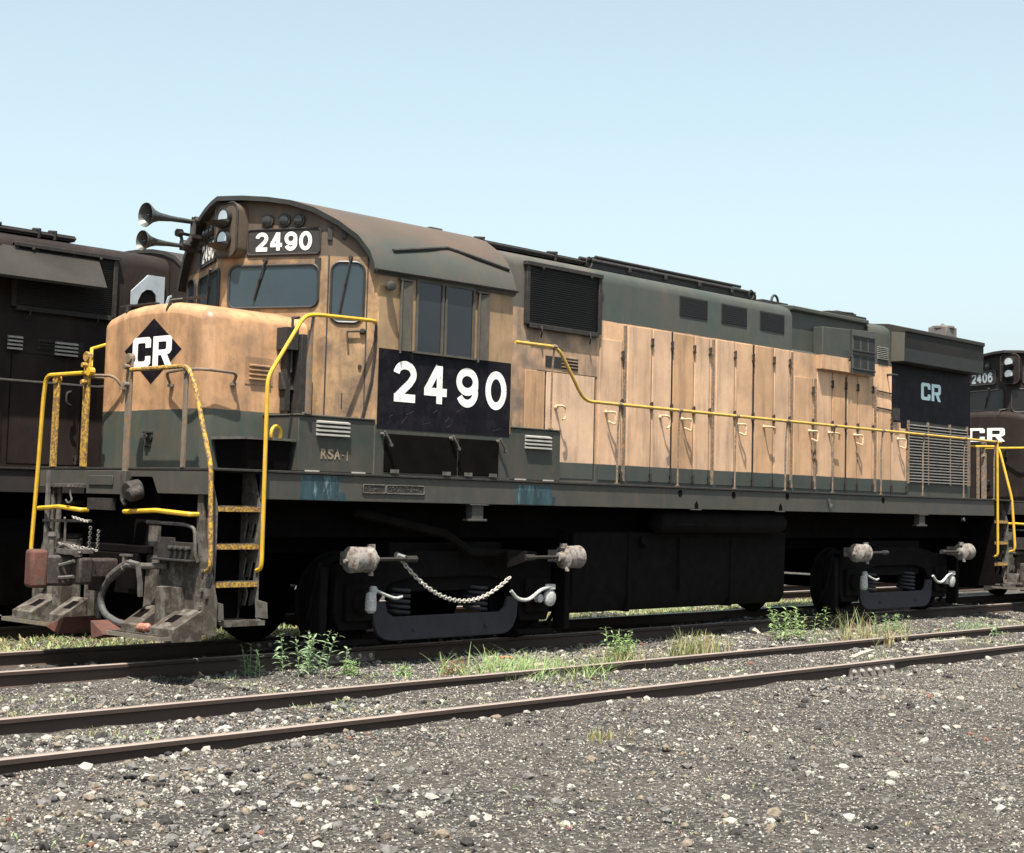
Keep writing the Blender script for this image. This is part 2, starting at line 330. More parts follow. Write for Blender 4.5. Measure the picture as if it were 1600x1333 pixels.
def locomotive(root, S, num, sg=1, detail=2, L_=17.07):
    Y = lambda y: y*sg
    P = lambda x, y, z: (x, y*sg, z)
    side = lambda y: Frame((0, y*sg, 0), (1, 0, 0), (0, 0, 1), (0, -sg, 0))     # the detailed side at depth y (<0)
    def bd(mb, name, mat, par=root, bev=0., **k): return mb.build(name, mat, par, bev, **k)
    # ---- frame
    mb = MB(); mb.box(0.62, L_-.62, Y(-1.524), Y(-1.47), 1.589, 1.85); mb.box(0.62, L_-.62, Y(1.47), Y(1.524), 1.589, 1.85)
    for xa, xb in ((.0, .03), (L_-.03, L_)): mb.prism([(-1.53*sg,1.62),(-.66*sg,1.62),(-.56*sg,1.78),(-.2*sg,1.78),(-.14*sg,1.66),(1.53*sg,1.66),(1.53*sg,1.85),(-1.53*sg,1.85)], xa, xb, 'x')
    sill = bd(mb, 'side_sill', S['sill'], bev=.006)
    mb = MB(); mb.box(-.005, L_+.005, -1.545, 1.545, 1.852, 1.876); bd(mb, 'walkway_deck', S['deck'], bev=.004)
    mb = MB(); mb.box(.7, L_-.7, -.95, .95, 1.2, 1.84); mb.box(.15, L_-.15, -.5, .5, 1.02, 1.84); mb.box(.35, .6, -1.2, 1.2, .35, 1.84); mb.box(L_-.6, L_-.35, -1.2, 1.2, .35, 1.84)
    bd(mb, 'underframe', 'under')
    # ---- nose
    mb = MB(); pr = [(-.95,1.66),(.95,1.66),(.95,3.38),(.93,3.43),(.86,3.485),(.6,3.55),(.3,3.585),(0,3.59),(-.3,3.585),(-.6,3.55),(-.86,3.485),(-.93,3.43),(-.95,3.38)]
    mb.prism(pr, .32, 1.75, 'x'); nose = bd(mb, 'short_nose', S['nose'], bev=.15, seg=5)
    nose.modifiers['bevel'].angle_limit = math.radians(50)
    nf = Frame((.32, 0, 0), (0, -1, 0), (0, 0, 1), (-1, 0, 0))                 # nose front, u to the right in the picture
    if S.get('diamond'):
        mb = MB(); slab(mb, nf, [(-.50,3.105),(0,2.745),(.51,3.085),(.01,3.425)], -.004, .003); bd(mb, 'diamond_panel', 'black', nose)
        mb = MB(); crmark(mb, nf, (-.345,.345,2.925,3.235), .006); bd(mb, 'nose_lettering', 'white', nose)
    if S.get('nosecr'):
        mb = MB(); crmark(mb, nf, (-.40,.36,3.0,3.26), .006); bd(mb, 'nose_lettering', 'white', nose)
    mb = MB()
    for k in range(5): mb.hexa([nf.p(-.055, 2.1, 0), nf.p(.055, 2.1, 0), nf.p(.055, 2.1, .02), nf.p(-.055, 2.1, .02), nf.p(-.055, 2.11, 0), nf.p(.055, 2.11, 0), nf.p(.055, 2.11, .02), nf.p(-.055, 2.11, .02)]) if k == 0 else None
    mb.lathe([(0,.06),(.02,.06),(.035,.035),(.06,.03)], nf.p(.02, 2.2, 0), (-1, 0, 0), 12); mb.box(.26, .32, -.08, .03, 2.235, 2.25)
    bd(mb, 'receptacle', S['dk'], nose)
    sd_ = side(-.95)
    mb = MB()
    for k in range(4): mb.hexa([sd_.p(.84,2.80+k*.045,0), sd_.p(1.10,2.80+k*.045,0), sd_.p(1.10,2.80+k*.045,.03), sd_.p(.84,2.80+k*.045,.03), sd_.p(.84,2.825+k*.045,0), sd_.p(1.10,2.825+k*.045,0), sd_.p(1.10,2.812+k*.045,.03), sd_.p(.84,2.812+k*.045,.03)])
    slab(mb, sd_, [(.79,2.75),(1.15,2.75),(1.15,3.03),(.79,3.03)], -.01, .005); bd(mb, 'nose_louver', S['nose'], nose)
    # sockets and hinged flag brackets on the nose top
    mb = MB(); mb.box(.40, .47, .12, .75, 3.60, 3.615); mb.tube([(.36,.55,3.45),(.36,.55,3.60),(.43,.55,3.6)], .018, 6); mb.box(.46, .53, -.62, -.15, 3.62, 3.64); mb.tube([(.33,-.22,3.5),(.36,-.24,3.6),(.46,-.3,3.62)], .02, 6)
    bd(mb, 'flag_bracket', S['dk'], nose)
    for s in (1, -1):
        pts = fillet([(.30,s*.48 if s > 0 else -.38,2.72),(.22,s*.52 if s > 0 else -.40,2.84),(.14,s*.8,2.85),(.2,s*1.04,2.85),(.62,s*1.06,2.84),(.64,s*.96,2.74)], .09)
        mb = MB(); mb.tube(pts, .016, 8)
        for q in (pts[0], pts[-1]): mb.lathe([(0,.035),(.03,.035)], Vector(q)+Vector((0 if q[0] < .4 else 0, 0, -.02)), (0, 0, 1), 8)
        bd(mb, 'grab_iron', 'post' if S.get('diamond') else S['dk'], nose)
    # dark gear between nose and cab door
    mb = MB(); mb.box(1.18, 1.34, Y(-1.12), Y(-.955), 3.13, 3.36); mb.box(1.25, 1.31, Y(-1.05), Y(-.955), 2.5, 3.13); mb.box(1.36, 1.46, Y(-1.15), Y(-.955), 2.44, 3.3)
    mb.tube([P(1.30,-.97,2.9),P(1.30,-1.06,2.9),P(1.30,-1.06,3.46),P(1.38,-1.06,3.48),P(1.38,-.95,3.48)], .016, 6); mb.hexa([P(1.22,-1.05,2.72),P(1.36,-1.05,2.72),P(1.36,-.96,2.72),P(1.22,-.96,2.72),P(1.22,-1.0,2.9),P(1.36,-1.0,2.9),P(1.36,-.96,2.9),P(1.22,-.96,2.9)])
    bd(mb, 'sand_filler', S['dk'], nose, bev=.008)
    # ---- boxes on the walkway before and behind the cab
    for name, x0, x1, lx in (('battery_box', 1.05, 2.076, (1.28,1.70)), ('equipment_box', 4.17, 5.06, (4.43,4.86))):
        mb = MB(); mb.box(x0, x1, Y(-1.515), Y(-.9), 1.878, 2.43 if x0 < 2 else 2.465); mb.box(x0-.01, x1, Y(-1.53), Y(-.9), 2.432 if x0 < 2 else 2.467, 2.452 if x0 < 2 else 2.485)
        b = bd(mb, name, S['box'], bev=.008)
        mb = MB(); fr = side(-1.515)
        for k in range(4):
            z = 2.245+k*.042
            mb.hexa([fr.p(lx[0],z,0), fr.p(lx[1],z,0), fr.p(lx[1],z,.045), fr.p(lx[0],z,.045), fr.p(lx[0],z+.028,0), fr.p(lx[1],z+.028,0), fr.p(lx[1],z+.016,.045), fr.p(lx[0],z+.016,.045)])
        bd(mb, 'box_louver', S['slatm'], b)
        for xa in (x0+.1, x1-.3): mb = MB(); mb.box(xa, xa+.18, Y(-1.53), Y(-1.505), 1.878, 1.892); bd(mb, 'clip', S['slatm'], b)
        if S.get('diamond') and x0 < 2:
            mb = MB(); text(mb, fr, 'RSA', (1.35,1.61,2.01,2.115), .004, .03); mb.box(1.63, 1.66, Y(-1.521), Y(-1.517), 2.05, 2.06); text(mb, fr, 'I', (1.70,1.71,2.0,2.10), .004, .0); bd(mb, 'stencil', 'faint', b)
    mb = MB(); mb.box(.40, 1.04, Y(-1.50), Y(-.955), 2.17, 2.195); st = bd(mb, 'side_step', S['grey']); mb = MB(); mb.hexa([P(.50,-1.44,1.88),P(.98,-1.44,1.88),P(.98,-.955,1.88),P(.50,-.955,1.88),P(.44,-1.47,2.168),P(1.0,-1.47,2.168),P(1.0,-.955,2.168),P(.44,-.955,2.168)]); bd(mb, 'step_box', 'blackd', st)  # near-black block fills the space under the step plate
    if detail > 1:
        mb = MB(); pts = [P(.86+.06*math.cos(a), -1.40, 2.24+.075*math.sin(a)) for a in [k*PI/8 for k in range(-2, 11)]]; mb.tube(pts, .02, 8); bd(mb, 'pipe_loop', 'yellow')
    # ---- cab walls: front in four facets under the roof arc
    def wall(mb, A, B, z0, n=7, m=0):
        pts = [(A[0]+(B[0]-A[0])*k/n, A[1]+(B[1]-A[1])*k/n) for k in range(n+1)]
        vs = [(x, y, z0) for x, y in pts]+[(x, y, zroof(y)-.02) for x, y in pts]
        mb.add(vs, [(k, k+1, n+2+k, n+1+k) for k in range(n)], m)
    mb = MB(); zb = 1.878
    segs = [(EF, KF), (KF, CTR), (CTR, KN), (KN, EN)] if sg == 1 else [((EN[0], 1.524), (KN[0], 1.108)), ((KN[0], 1.108), CTR), (CTR, (KF[0], -1.108)), ((KF[0], -1.108), (EF[0], -1.524))]
    for A, B in segs: wall(mb, A, B, zb)
    cf = bd(mb, 'cab_front', S['front'])
    mb = MB(); XR = 4.165
    for s, xx in ((-1, 2.08), (1, 1.80)):
        mb.add([P(xx, s*1.524, zb), P(XR, s*1.524, zb), P(XR, s*1.524, 4.05), P(xx, s*1.524, 4.05)], [(0, 1, 2, 3)])
    n = 12; ys = [-1.524+3.048*k/n for k in range(n+1)]
    mb.add([(XR, y, zb) for y in ys]+[(XR, y, zroof(y)-.02) for y in ys], [(k, k+1, n+2+k, n+1+k) for k in range(n)])
    cw = bd(mb, 'cab_wall', S['cab'])
    # roof: crowned skin with thickness, small visor over the front
    prof = [(-y, z) for y, z in PROF]+[(y, z) for y, z in reversed(PROF[:-1])]
    mb = MB(); vs = []; n = len(prof)
    for k, (y, z) in enumerate(prof):
        xf = xfront(y*sg)-.11
        vs += [P(xf, y, z), P(4.18, y, z), P(xf, y*.985, z-.05), P(4.18, y*.985, z-.05)]
    fs = []; fl = []
    for k in range(n-1):
        a, b = 4*k, 4*k+4
        fs += [(a, a+1, b+1, b), (a+1, a+3, b+3, b+1)]; fl += [(a, b, b+2, a+2), (a+2, b+2, b+3, a+3)]
    fs += [(0, 2, 3, 1), (4*n-4, 4*n-3, 4*n-1, 4*n-2)]
    mb.v = [tuple(p) for p in vs]; mb.f = fs+fl; mb.m = [0]*len(fs)+[1]*len(fl); roof = bd(mb, 'cab_roof', [S['roof'], S['lip']])
    if detail > 1:
        gp = []
        for (xa, za), (xb, zb2) in (((2.29,4.265),(3.22,4.43)), ((3.22,4.43),(4.13,4.29))):
            for k in range(6):
                x, z = xa+(xb-xa)*k/5, za+(zb2-za)*k/5
                y = next((a+(c-a)*(z-b)/(d-b) for (a, b), (c, d) in zip(PROF[:-1], PROF[1:]) if b <= z <= d), 1.4); gp.append(P(x, -(y+.012), z))
        mb = MB(); mb.tube(gp, .021, 6); mb.tube([P(1.98,-1.575,4.02), P(4.18,-1.575,4.035)], .018, 6); bd(mb, 'rain_gutter', S['dk'], roof)
        mb = MB(); mb.box(3.75, 3.95, Y(-.55), Y(-.35), 4.80, 4.835); bd(mb, 'roof_hatch', S['roof'], roof)
    # cab front fittings
    def ffr(A, B):           # frame from A to B in plan (outside towards -x)
        u = Vector((B[0]-A[0], B[1]-A[1], 0)); n_ = Vector((u.y, -u.x, 0)); n_ = n_ if n_.x < 0 else -n_
        return Frame((A[0], A[1], 0), u, (0, 0, 1), n_)
    fN, fO = ffr(CTR, KN), ffr(KN, EN); fF, fP = ffr(CTR, KF), ffr(KF, EF)
    if sg == 1:
        for fr, tgt, gl in ((fN, [(.09,1.15,3.62,4.07,.09)], S['gl']), (fF, [(.09,1.12,3.62,4.07,.09)], S['gl']), (fO, [(.075,.42,3.46,4.10,.10)], S['gl']), (fP, [(.08,.36,3.46,4.10,.1)], 'glassd')):
            for (a, b, c, d, r) in tgt:
                pl = rrect(a, b, c, d, r); mb = MB(); slab(mb, fr, pl, -.01, .006); wn = bd(mb, 'cab_window', gl, cf)
                mb = MB(); ring(mb, fr, pl, .016, .008); bd(mb, 'gasket', 'gasket', wn)
        for fr, s0, s1, tx in ((fN, .30, 1.155, 1), (fF, .30, 1.10, 1)):
            mb = MB(); slab(mb, fr, rrect(s0, s1, 4.19, 4.46, .035), -.01, .012); nb = bd(mb, 'number_board', S['nb'], cf)
            mb = MB(); ring(mb, fr, rrect(s0, s1, 4.19, 4.46, .035), .011, .012); bd(mb, 'board_frame', 'gasket', nb)
            mb = MB(); sp_ = (s1-s0)*.11
            f2 = fr if fr is fN else Frame(fr.p(s0+s1, 0, 0), -fr.u, (0, 0, 1), fr.n)
            dw = (s1-s0-2*sp_)/4.45; digits(mb, f2, num, [(s0+sp_+k*dw*1.15, s0+sp_+k*dw*1.15+dw, 4.225, 4.43) for k in range(4)], .0145, .042); bd(mb, 'board_number', S['nbt'], nb)
            for q in (.53, .73, .90):
                mb = MB(); mb.lathe([(0,.072),(.03,.072),(.035,.058)], fr.p(q, 4.555 if q < .8 else 4.55, -.005), fr.n, 16); mk = bd(mb, 'marker_light', S['dk'], cf)
                mb = MB(); mb.lathe([(0,.056),(.010,.05),(.016,.03),(.018,.005)], fr.p(q, 4.555 if q < .8 else 4.55, .028), fr.n, 14); bd(mb, 'lens', 'bulb', mk)
        # headlight housing over the centre of the front
        hy = -.08; hf = Frame((1.155, hy, 0), (0, -1, 0), (0, 0, 1), (-1, 0, 0))
        mb = MB(); slab(mb, hf, rrect(-.19, .19, 4.17, 4.755, .10), -.14, .02); hl = bd(mb, 'headlight_housing', S['front'], cf, bev=.01)
        mb = MB(); ring(mb, hf, rrect(-.19, .19, 4.17, 4.755, .10), .012, .02); bd(mb, 'housing_rim', S['dk'], hl)
        for z in (4.595, 4.355):
            mb = MB(); mb.lathe([(0,.10),(.03,.105),(.06,.105),(.06,.085),(.03,.07)], hf.p(.0, z, .015), (-1, 0, 0), 18); lp = bd(mb, 'headlight', S['dk'], hl)
            mb = MB(); mb.lathe([(0,.02),(.02,.05),(.05,.082)], hf.p(.0, z, .02), (-1, 0, 0), 18); bd(mb, 'reflector', 'lens', lp)
            mb = MB()                                                          # beak-like shade below each lamp
            vs = [hf.p(.11*math.cos(a), z-.01+.11*math.sin(a), .06) for a in [PI+PI*k/8 for k in range(9)]]+[hf.p(.10*math.cos(a), z-.02+.06*math.sin(a), .06+.24*math.sin(-a)) for a in [PI+PI*k/8 for k in range(9)]]
            mb.add(vs, [(k, k+1, 10+k, 9+k) for k in range(8)])
            mb.add([Vector(v)+Vector((0, 0, -.008)) for v in vs], [(k, k+1, 10+k, 9+k) for k in range(8)]); bd(mb, 'lamp_shade', 'gasket', lp)
        # wipers, door handle, conduit, small fittings
        for fr, a, zt, b, zb2 in ((fN, .52, 4.12, .40, 3.70), (fO, .27, 4.15, .17, 3.56), (fF, .5, 4.1, .62, 3.72)):
            mb = MB(); mb.tube([fr.p(a, zt, .02), fr.p(a-.0, zt-.02, .035), fr.p((a+b)/2, (zt+zb2)/2, .035)], .010, 6); mb.tube([fr.p((a*.55+b*.45), zt*.55+zb2*.45, .022), fr.p(b, zb2, .022)], .013, 5); mb.lathe([(0,.025),(.04,.02)], fr.p(a, zt, 0), fr.n, 8); bd(mb, 'wiper', S['dk'], cf)
        mb = MB(); mb.lathe([(0,.035),(.03,.03),(.05,.02)], fO.p(.42, 3.37, 0), fO.n, 10); mb.tube([fO.p(.42,3.37,.04), fO.p(.26,3.36,.04), fO.p(.27,3.25,.05)], .012, 6); bd(mb, 'door_handle', S['dk'], cf)
        mb = MB(); mb.tube([fO.p(.56,3.47,.015), fO.p(.56,3.2,.015), fO.p(.53,2.85,.015), fO.p(.44,2.44,.015)], .015, 6)
        mb.lathe([(0,.022),(.02,.018)], fO.p(.40, 3.0, 0), fO.n, 8); mb.box(1.82, 1.86, -1.27, -1.24, 2.55, 2.72)
        for q, z in ((.02, 4.33), (.17, 4.35)): slab(mb, fO, [(q,z),(q+.05,z),(q+.05,z+.14),(q,z+.14)], 0, .025)
        slab(mb, fN, [(1.10,4.02),(1.17,4.02),(1.17,4.14),(1.10,4.14)], 0, .01)
        slab(mb, fO, [(.035,2.45),(.05,2.45),(.05,4.17),(.035,4.17)], -.005, .006); slab(mb, fO, [(.45,2.45),(.462,2.45),(.462,4.17),(.45,4.17)], -.005, .006)
        bd(mb, 'door_trim', S['dk'], cf)
    # cab side: window, wind deflectors, black panel, doors of the lower locker
    sf = side(-1.524)
    mb = MB(); slab(mb, sf, [(2.63,3.20),(3.50,3.20),(3.50,3.99),(2.63,3.99)], -.01, .004); cwn = bd(mb, 'side_window', 'glassd', cw)
    mb = MB()
    for a, b, c, d in ((2.61,2.64,3.19,4.0), (3.49,3.52,3.19,4.0), (2.64,3.49,3.97,4.0), (3.0,3.03,3.215,3.97), (3.055,3.08,3.215,3.97)): slab(mb, sf, [(a,c),(b,c),(b,d),(a,d)], -.01, .018)
    slab(mb, sf, [(2.58,3.19),(3.54,3.19),(3.54,3.213),(2.58,3.213)], -.01, .035); bd(mb, 'window_frame', S['frame'], cwn)
    for x0, x1 in ((2.37,2.52), (3.57,3.72)):
        mb = MB(); mb.hexa([P(x0,-1.545,3.2),P(x1,-1.565,3.2),P(x1,-1.55,3.2),P(x0,-1.53,3.2),P(x0,-1.545,3.94),P(x1,-1.565,3.94),P(x1,-1.55,3.94),P(x0,-1.53,3.94)]); mb.tube([P(x0 if x0 < 3 else x0,-1.56,3.17), P(x0,-1.56,3.97)], .012, 6); mb.box(x0-.03, x1+.02, Y(-1.57), Y(-1.52), 3.95, 3.97); bd(mb, 'wind_deflector', S['frame'], cw)
    if S.get('panel'):
        mb = MB(); slab(mb, sf, [(2.095,2.36),(4.15,2.36),(4.15,3.205),(2.095,3.205)], -.006, .004); pn = bd(mb, 'number_panel', 'black', cw)
        mb = MB()
        digits(mb, sf, num, [(a, b, 2.655, 3.095) for a, b in zip((2.31,2.76,3.26,3.73), (2.65,3.12,3.61,4.08))], .0065, .088)
        bd(mb, 'cab_number', 'white', pn)
        for k in range(9):
            a, z, l = random.uniform(2.2, 3.9), random.uniform(2.40, 2.60), random.uniform(.05, .16); mb = MB(); mb.tube([sf.p(a, z, .0045), sf.p(a+l, z+random.uniform(.02, .10), .0045)], .0022, 4); bd(mb, 'scratch', 'scuff', pn)
        mb = MB(); mb.lathe([(0,.03),(.04,.05),(.10,.055),(.11,.03)], sf.p(2.2, 3.86, .02), (-.6, -1, 0), 10); mb.tube([sf.p(2.22,3.86,0), sf.p(2.2,3.86,.05)], .02, 6); bd(mb, 'cab_lamp', S['dk'], cw)
    for a, b in ((2.21,3.305), (3.325,3.97)): mb = MB(); slab(mb, sf, [(a,1.905),(b,1.905),(b,2.31),(a,2.31)], -.006, .012); lk = bd(mb, 'locker_door', S['locker'], cw, bev=.006)
    for a in (2.30, 3.08, 3.42, 3.82): mb = MB(); slab(mb, sf, [(a,1.895),(a+.11,1.895),(a+.11,1.935),(a,1.935)], 0, .03); bd(mb, 'hinge', 'grey', cw)
    for a in (2.17, 3.19, 3.95): mb = MB(); mb.tube([sf.p(a,2.33,.05), sf.p(a+.06,2.24,.06), sf.p(a+.09,2.19,.06)], .014, 6); mb.lathe([(0,.022),(.05,.02)], sf.p(a, 2.30, 0), (0, -sg, 0), 8); mb.lathe([(0,.02),(.03,.02)], sf.p(a+.09, 2.19, .04), (0, -sg, 0), 8); bd(mb, 'latch', 'grey', cw)
    # ---- long hood
    hp = [(-.95,1.878),(-.95,4.47),(-.935,4.54),(-.89,4.60),(-.82,4.645),(-.6,4.70),(-.3,4.735),(0,4.745)]; hp = hp+[(-y, z) for y, z in reversed(hp[:-1])]
    hb = [(-.95,1.878),(-.95,3.99),(-.88,4.0),(-.88,4.58),(-.95,4.60),(-.95,4.66),(-.6,4.70),(0,4.735)]; hb = hb+[(-y, z) for y, z in reversed(hb[:-1])]
    mb = MB(); mb.prism(hp, 4.17, 10.97, 'x'); mb.prism(hb, 10.97, 13.22, 'x'); mb.prism(hp, 13.22, 13.93, 'x')
    rp = [(-.95,1.878),(-.95,4.04),(-1.19,4.05),(-1.20,4.53),(-1.225,4.54),(-1.225,4.60),(-.9,4.68),(0,4.74)]; rp = rp+[(-y, z) for y, z in reversed(rp[:-1])]
    mb.box(13.93, 16.72, -.95, .95, 1.878, 4.035); hood = bd(mb, 'long_hood', S['hood'], bev=.012)
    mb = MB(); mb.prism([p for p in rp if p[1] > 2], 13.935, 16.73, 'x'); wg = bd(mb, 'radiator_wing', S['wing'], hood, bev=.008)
    if S.get('panel'): mb = MB(); mb.prism([(-.955,4.06),(-1.185,4.06),(-1.195,4.52),(-.955,4.55)], 13.92, 13.94, 'x'); bd(mb, 'wing_end', 'wcap', wg)
    if S.get('panel'): mb = MB(); mb.box(16.57, 16.722, -.953, -.948, 2.1, 3.07); bd(mb, 'end_strip', 'stan', hood)
    hs = side(-.95)
    def sl(mb, a, b, c, d, e0, e1, m=0): slab(mb, hs, [(a,c),(b,c),(b,d),(a,d)], e0, e1, m)
    # big intake grille behind the cab
    mb = MB(); sl(mb, 5.02, 6.38, 3.80, 4.53, -.01, .015)
    for k in range(26): z = 3.82+k*.027; mb.hexa([hs.p(5.04,z,.0), hs.p(6.36,z,.0), hs.p(6.36,z,.035), hs.p(5.04,z,.035), hs.p(5.04,z+.008,.0), hs.p(6.36,z+.008,.0), hs.p(6.36,z+.004,.035), hs.p(5.04,z+.004,.035)])
    gr = bd(mb, 'intake_grille', 'mesh', hood)
    mb = MB(); sl(mb, 4.98, 5.04, 3.78, 4.54, 0, .05); sl(mb, 6.36, 6.42, 3.78, 4.54, 0, .05); sl(mb, 5.04, 6.36, 3.74, 3.80, 0, .06); sl(mb, 4.95, 6.42, 4.50, 4.55, 0, .07)
    for x in (5.25, 6.18): mb.tube([hs.p(x,3.78,.06), hs.p(x,3.70,.07), hs.p(x+.03,3.64,.03)], .012, 5); mb.rivets([hs.p(x,4.49,.07)], .015)
    bd(mb, 'grille_frame', S['dk'], gr, bev=.005)
    if S.get('flap'):
        mb = MB(); mb.hexa([P(5.25,-.96,4.50),P(8.6,-.96,4.50),P(8.6,-.95,4.47),P(5.25,-.95,4.47),P(5.36,-1.36,4.09),P(8.6,-1.36,4.09),P(8.6,-1.35,4.06),P(5.36,-1.35,4.06)]); mb.rivets([hs.p(x,4.49,.012) for x in (5.6,6.1,6.6)], .02); bd(mb, 'grille_awning', 'flap', hood)
    for a, b in ((8.14,8.79), (9.13,9.76), (10.10,10.74)):
        mb = MB(); sl(mb, a, b, 4.215, 4.485, -.01, .008)
        for k in range(9): sl(mb, a+.01, b-.01, 4.225+k*.029, 4.232+k*.029, .008, .013)
        bd(mb, 'hood_vent', 'mesh', hood)
    # vent slot, notice, radiator grille
    mb = MB(); sl(mb, 5.40, 6.02, 3.29, 3.43, -.01, .006); bd(mb, 'vent_slot', 'mesh', hood)
    mb = MB(); 
    for k in range(3): sl(mb, 5.70, 6.0, 3.31+k*.04, 3.322+k*.04, .006, .02)
    sl(mb, 4.2, 4.22, 2.5, 3.75, 0, .012); sl(mb, 4.62, 4.66, 2.5, 3.72, 0, .01); sl(mb, 5.24, 6.40, 3.24, 3.25, 0, .008); sl(mb, 4.98, 5.0, 2.1, 3.24, 0, .02)
    bd(mb, 'hood_trim', S['hood'], hood)
    if S.get('panel'):
        mb = MB(); sl(mb, 5.58, 5.86, 2.85, 3.05, -.004, .004); bd(mb, 'red_notice', 'red', hood)
        mb = MB(); slab(mb, hs, [(13.95,3.08),(16.71,3.08),(16.71,4.03),(13.95,4.03)], -.004, .003); slab(mb, hs, [(14.25,2.98),(16.71,2.98),(16.71,3.08),(14.25,3.08)], -.004, .003); bp_ = bd(mb, 'rear_panel', 'black', hood)
        mb = MB(); crmark(mb, hs, (14.93,15.62,3.50,3.79), .006, 0); bd(mb, 'hood_lettering', 'whiteblue', bp_)
    mb = MB(); sl(mb, 14.45, 16.56, 2.10, 3.12, -.01, .004); rg = bd(mb, 'radiator_grille', 'mesh', hood)
    mb = MB(); nz = 20
    for k in range(nz):
        z = 2.12+k*(.98/nz); mb.hexa([hs.p(14.47,z,.0), hs.p(16.54,z,.0), hs.p(16.54,z-.004,.04), hs.p(14.47,z-.004,.04), hs.p(14.47,z+.018,.0), hs.p(16.54,z+.018,.0), hs.p(16.54,z+.010,.04), hs.p(14.47,z+.010,.04)])
    bd(mb, 'slats', 'rslat' if S.get('panel') else 'dark', rg)
    for x in (14.45, 15.12, 15.90, 16.54): mb = MB(); sl(mb, x, x+.018, 2.09, 3.13, 0, .045); bd(mb, 'grille_bar', S['stan'], rg)
    if detail > 1:
        # air intake box with six small grilles, and the louvre beside it
        mb = MB(); mb.prism([(11.65,3.755),(13.22,3.755),(13.22,4.47),(11.65,4.40)], Y(-1.06), Y(-.885), 'y'); ib = bd(mb, 'intake_box', S['hood2'], hood, bev=.008)
        if S.get('panel'): mb = MB(); slab(mb, side(-1.06), [(12.47,3.76),(13.21,3.76),(13.21,4.45),(12.47,4.42)], -.004, .003); bd(mb, 'box_door', 'boxdoor', ib)
        f9 = side(-1.06)
        for z in (3.86, 4.15):
            for x in (12.56, 12.79, 13.02): mb = MB(); slab(mb, f9, [(x,z),(x+.18,z),(x+.18,z+.17),(x,z+.17)], -.01, .006); bd(mb, 'box_grille', 'mesh', ib)
        mb = MB()
        for z in (3.83, 4.12): slab(mb, f9, [(12.52,z-.015),(13.2,z-.015),(13.2,z+.005),(12.52,z+.005)], 0, .03); slab(mb, f9, [(12.52,z+.22),(13.2,z+.22),(13.2,z+.235),(12.52,z+.235)], 0, .02)
        slab(mb, f9, [(12.46,3.76),(12.48,3.76),(12.48,4.43),(12.46,4.43)], 0, .012); mb.tube([f9.p(12.36,4.10,.02), f9.p(12.36,4.0,.07), f9.p(12.38,3.93,.03)], .014, 6); bd(mb, 'box_trim', S['dk'], ib)
        mb = MB()
        for k in range(7): z = 4.07+k*.03; mb.hexa([hs.p(13.48,z,.0), hs.p(13.79,z,.0), hs.p(13.79,z,.03), hs.p(13.48,z,.03), hs.p(13.48,z+.015,.0), hs.p(13.79,z+.015,.0), hs.p(13.79,z+.008,.03), hs.p(13.48,z+.008,.03)])
        bd(mb, 'hood_louver', S['slatm'], hood)
        mb = MB(); mb.box(13.95, 14.1, Y(-1.02), Y(-.95), 3.10, 3.30); mb.tube([hs.p(13.80,3.83,.0), hs.p(13.80,3.83,.10), hs.p(13.95,3.83,.10)], .02, 6)
        for z in (3.28, 3.55): mb.tube([hs.p(13.46,z,.015), hs.p(13.93,z-.02,.015)], .012, 6)
        bd(mb, 'hood_fitting', S['dk'], hood)
    # hood doors: (left edge, right edge, top, hinge side, handle offset, style)
    doors = [(5.02,5.40,3.23,0,0),(5.42,6.36,3.23,0,.18),(6.44,6.90,3.74,1,.14),(7.02,7.53,3.96,0,0),(7.55,7.97,3.96,0,.18),(8.0,8.48,3.955,0,.22),(8.50,8.85,3.955,1,0),(9.01,9.46,3.96,0,0),(9.48,9.92,3.96,0,.05),(9.97,10.46,3.965,0,.28),(10.48,10.88,3.965,1,0),(11.02,11.53,3.60,0,.42),(11.66,12.09,3.735,0,.38),(12.11,12.49,3.735,0,0),(12.54,12.85,3.735,0,.22),(12.87,13.32,3.735,0,0),(13.48,13.92,3.25,0,0),(13.95,14.42,2.98,0,.18)]
    if sg == -1 or detail < 2: doors = doors[:8]
    for i, (a, b, zt, hg, hx) in enumerate(doors):
        mb = MB(); sl(mb, a+.008, b-.008, 1.93, zt, -.004, .010 if i > 1 else .006)
        d = bd(mb, 'hood_door', S['door'], hood, bev=.003)
        mb = MB(); sl(mb, b-.007, b+.003, 1.94, zt, -.003, .007); bd(mb, 'seam', 'under', d)
        for z in ([zt-.18, 2.93, 1.99] if i > 1 else [2.0]):
            mb = MB(); x = b if i > 1 else a+.03
            mb.tube([hs.p(x,z-.06,.03), hs.p(x,z+.06,.03)], .014, 6); sl(mb, x-.035, x+.035, z-.045, z-.03, .014, .028); sl(mb, x-.03, x+.03, z+.03, z+.045, .014, .028); bd(mb, 'hinge', S['dk'], d)
        if hx:
            x = a+hx; z = 2.80; style = i % 3; mb = MB(); o_ = .12
            if style == 0: mb.tube(fillet([hs.p(x-.04,z,.02), hs.p(x-.04,z,o_), hs.p(x+.10,z-.01,o_), hs.p(x+.12,z-.10,o_*.8)], .03), .014, 6)
            elif style == 1: mb.tube(fillet([hs.p(x,z+.02,.02), hs.p(x,z+.02,o_), hs.p(x+.07,z,o_), hs.p(x+.07,z-.13,o_), hs.p(x+.01,z-.15,o_)], .04), .014, 6)
            else: mb.tube(fillet([hs.p(x,z,.02), hs.p(x,z,o_*.7), hs.p(x+.08,z,o_), hs.p(x+.07,z-.16,o_), hs.p(x,z-.12,.05)], .03), .015, 6)
            mb.lathe([(0,.03),(.03,.022)], hs.p(x-(.04 if style == 0 else 0), z, .012), (0, -sg, 0), 8); bd(mb, 'door_handle', S['handle'], d)
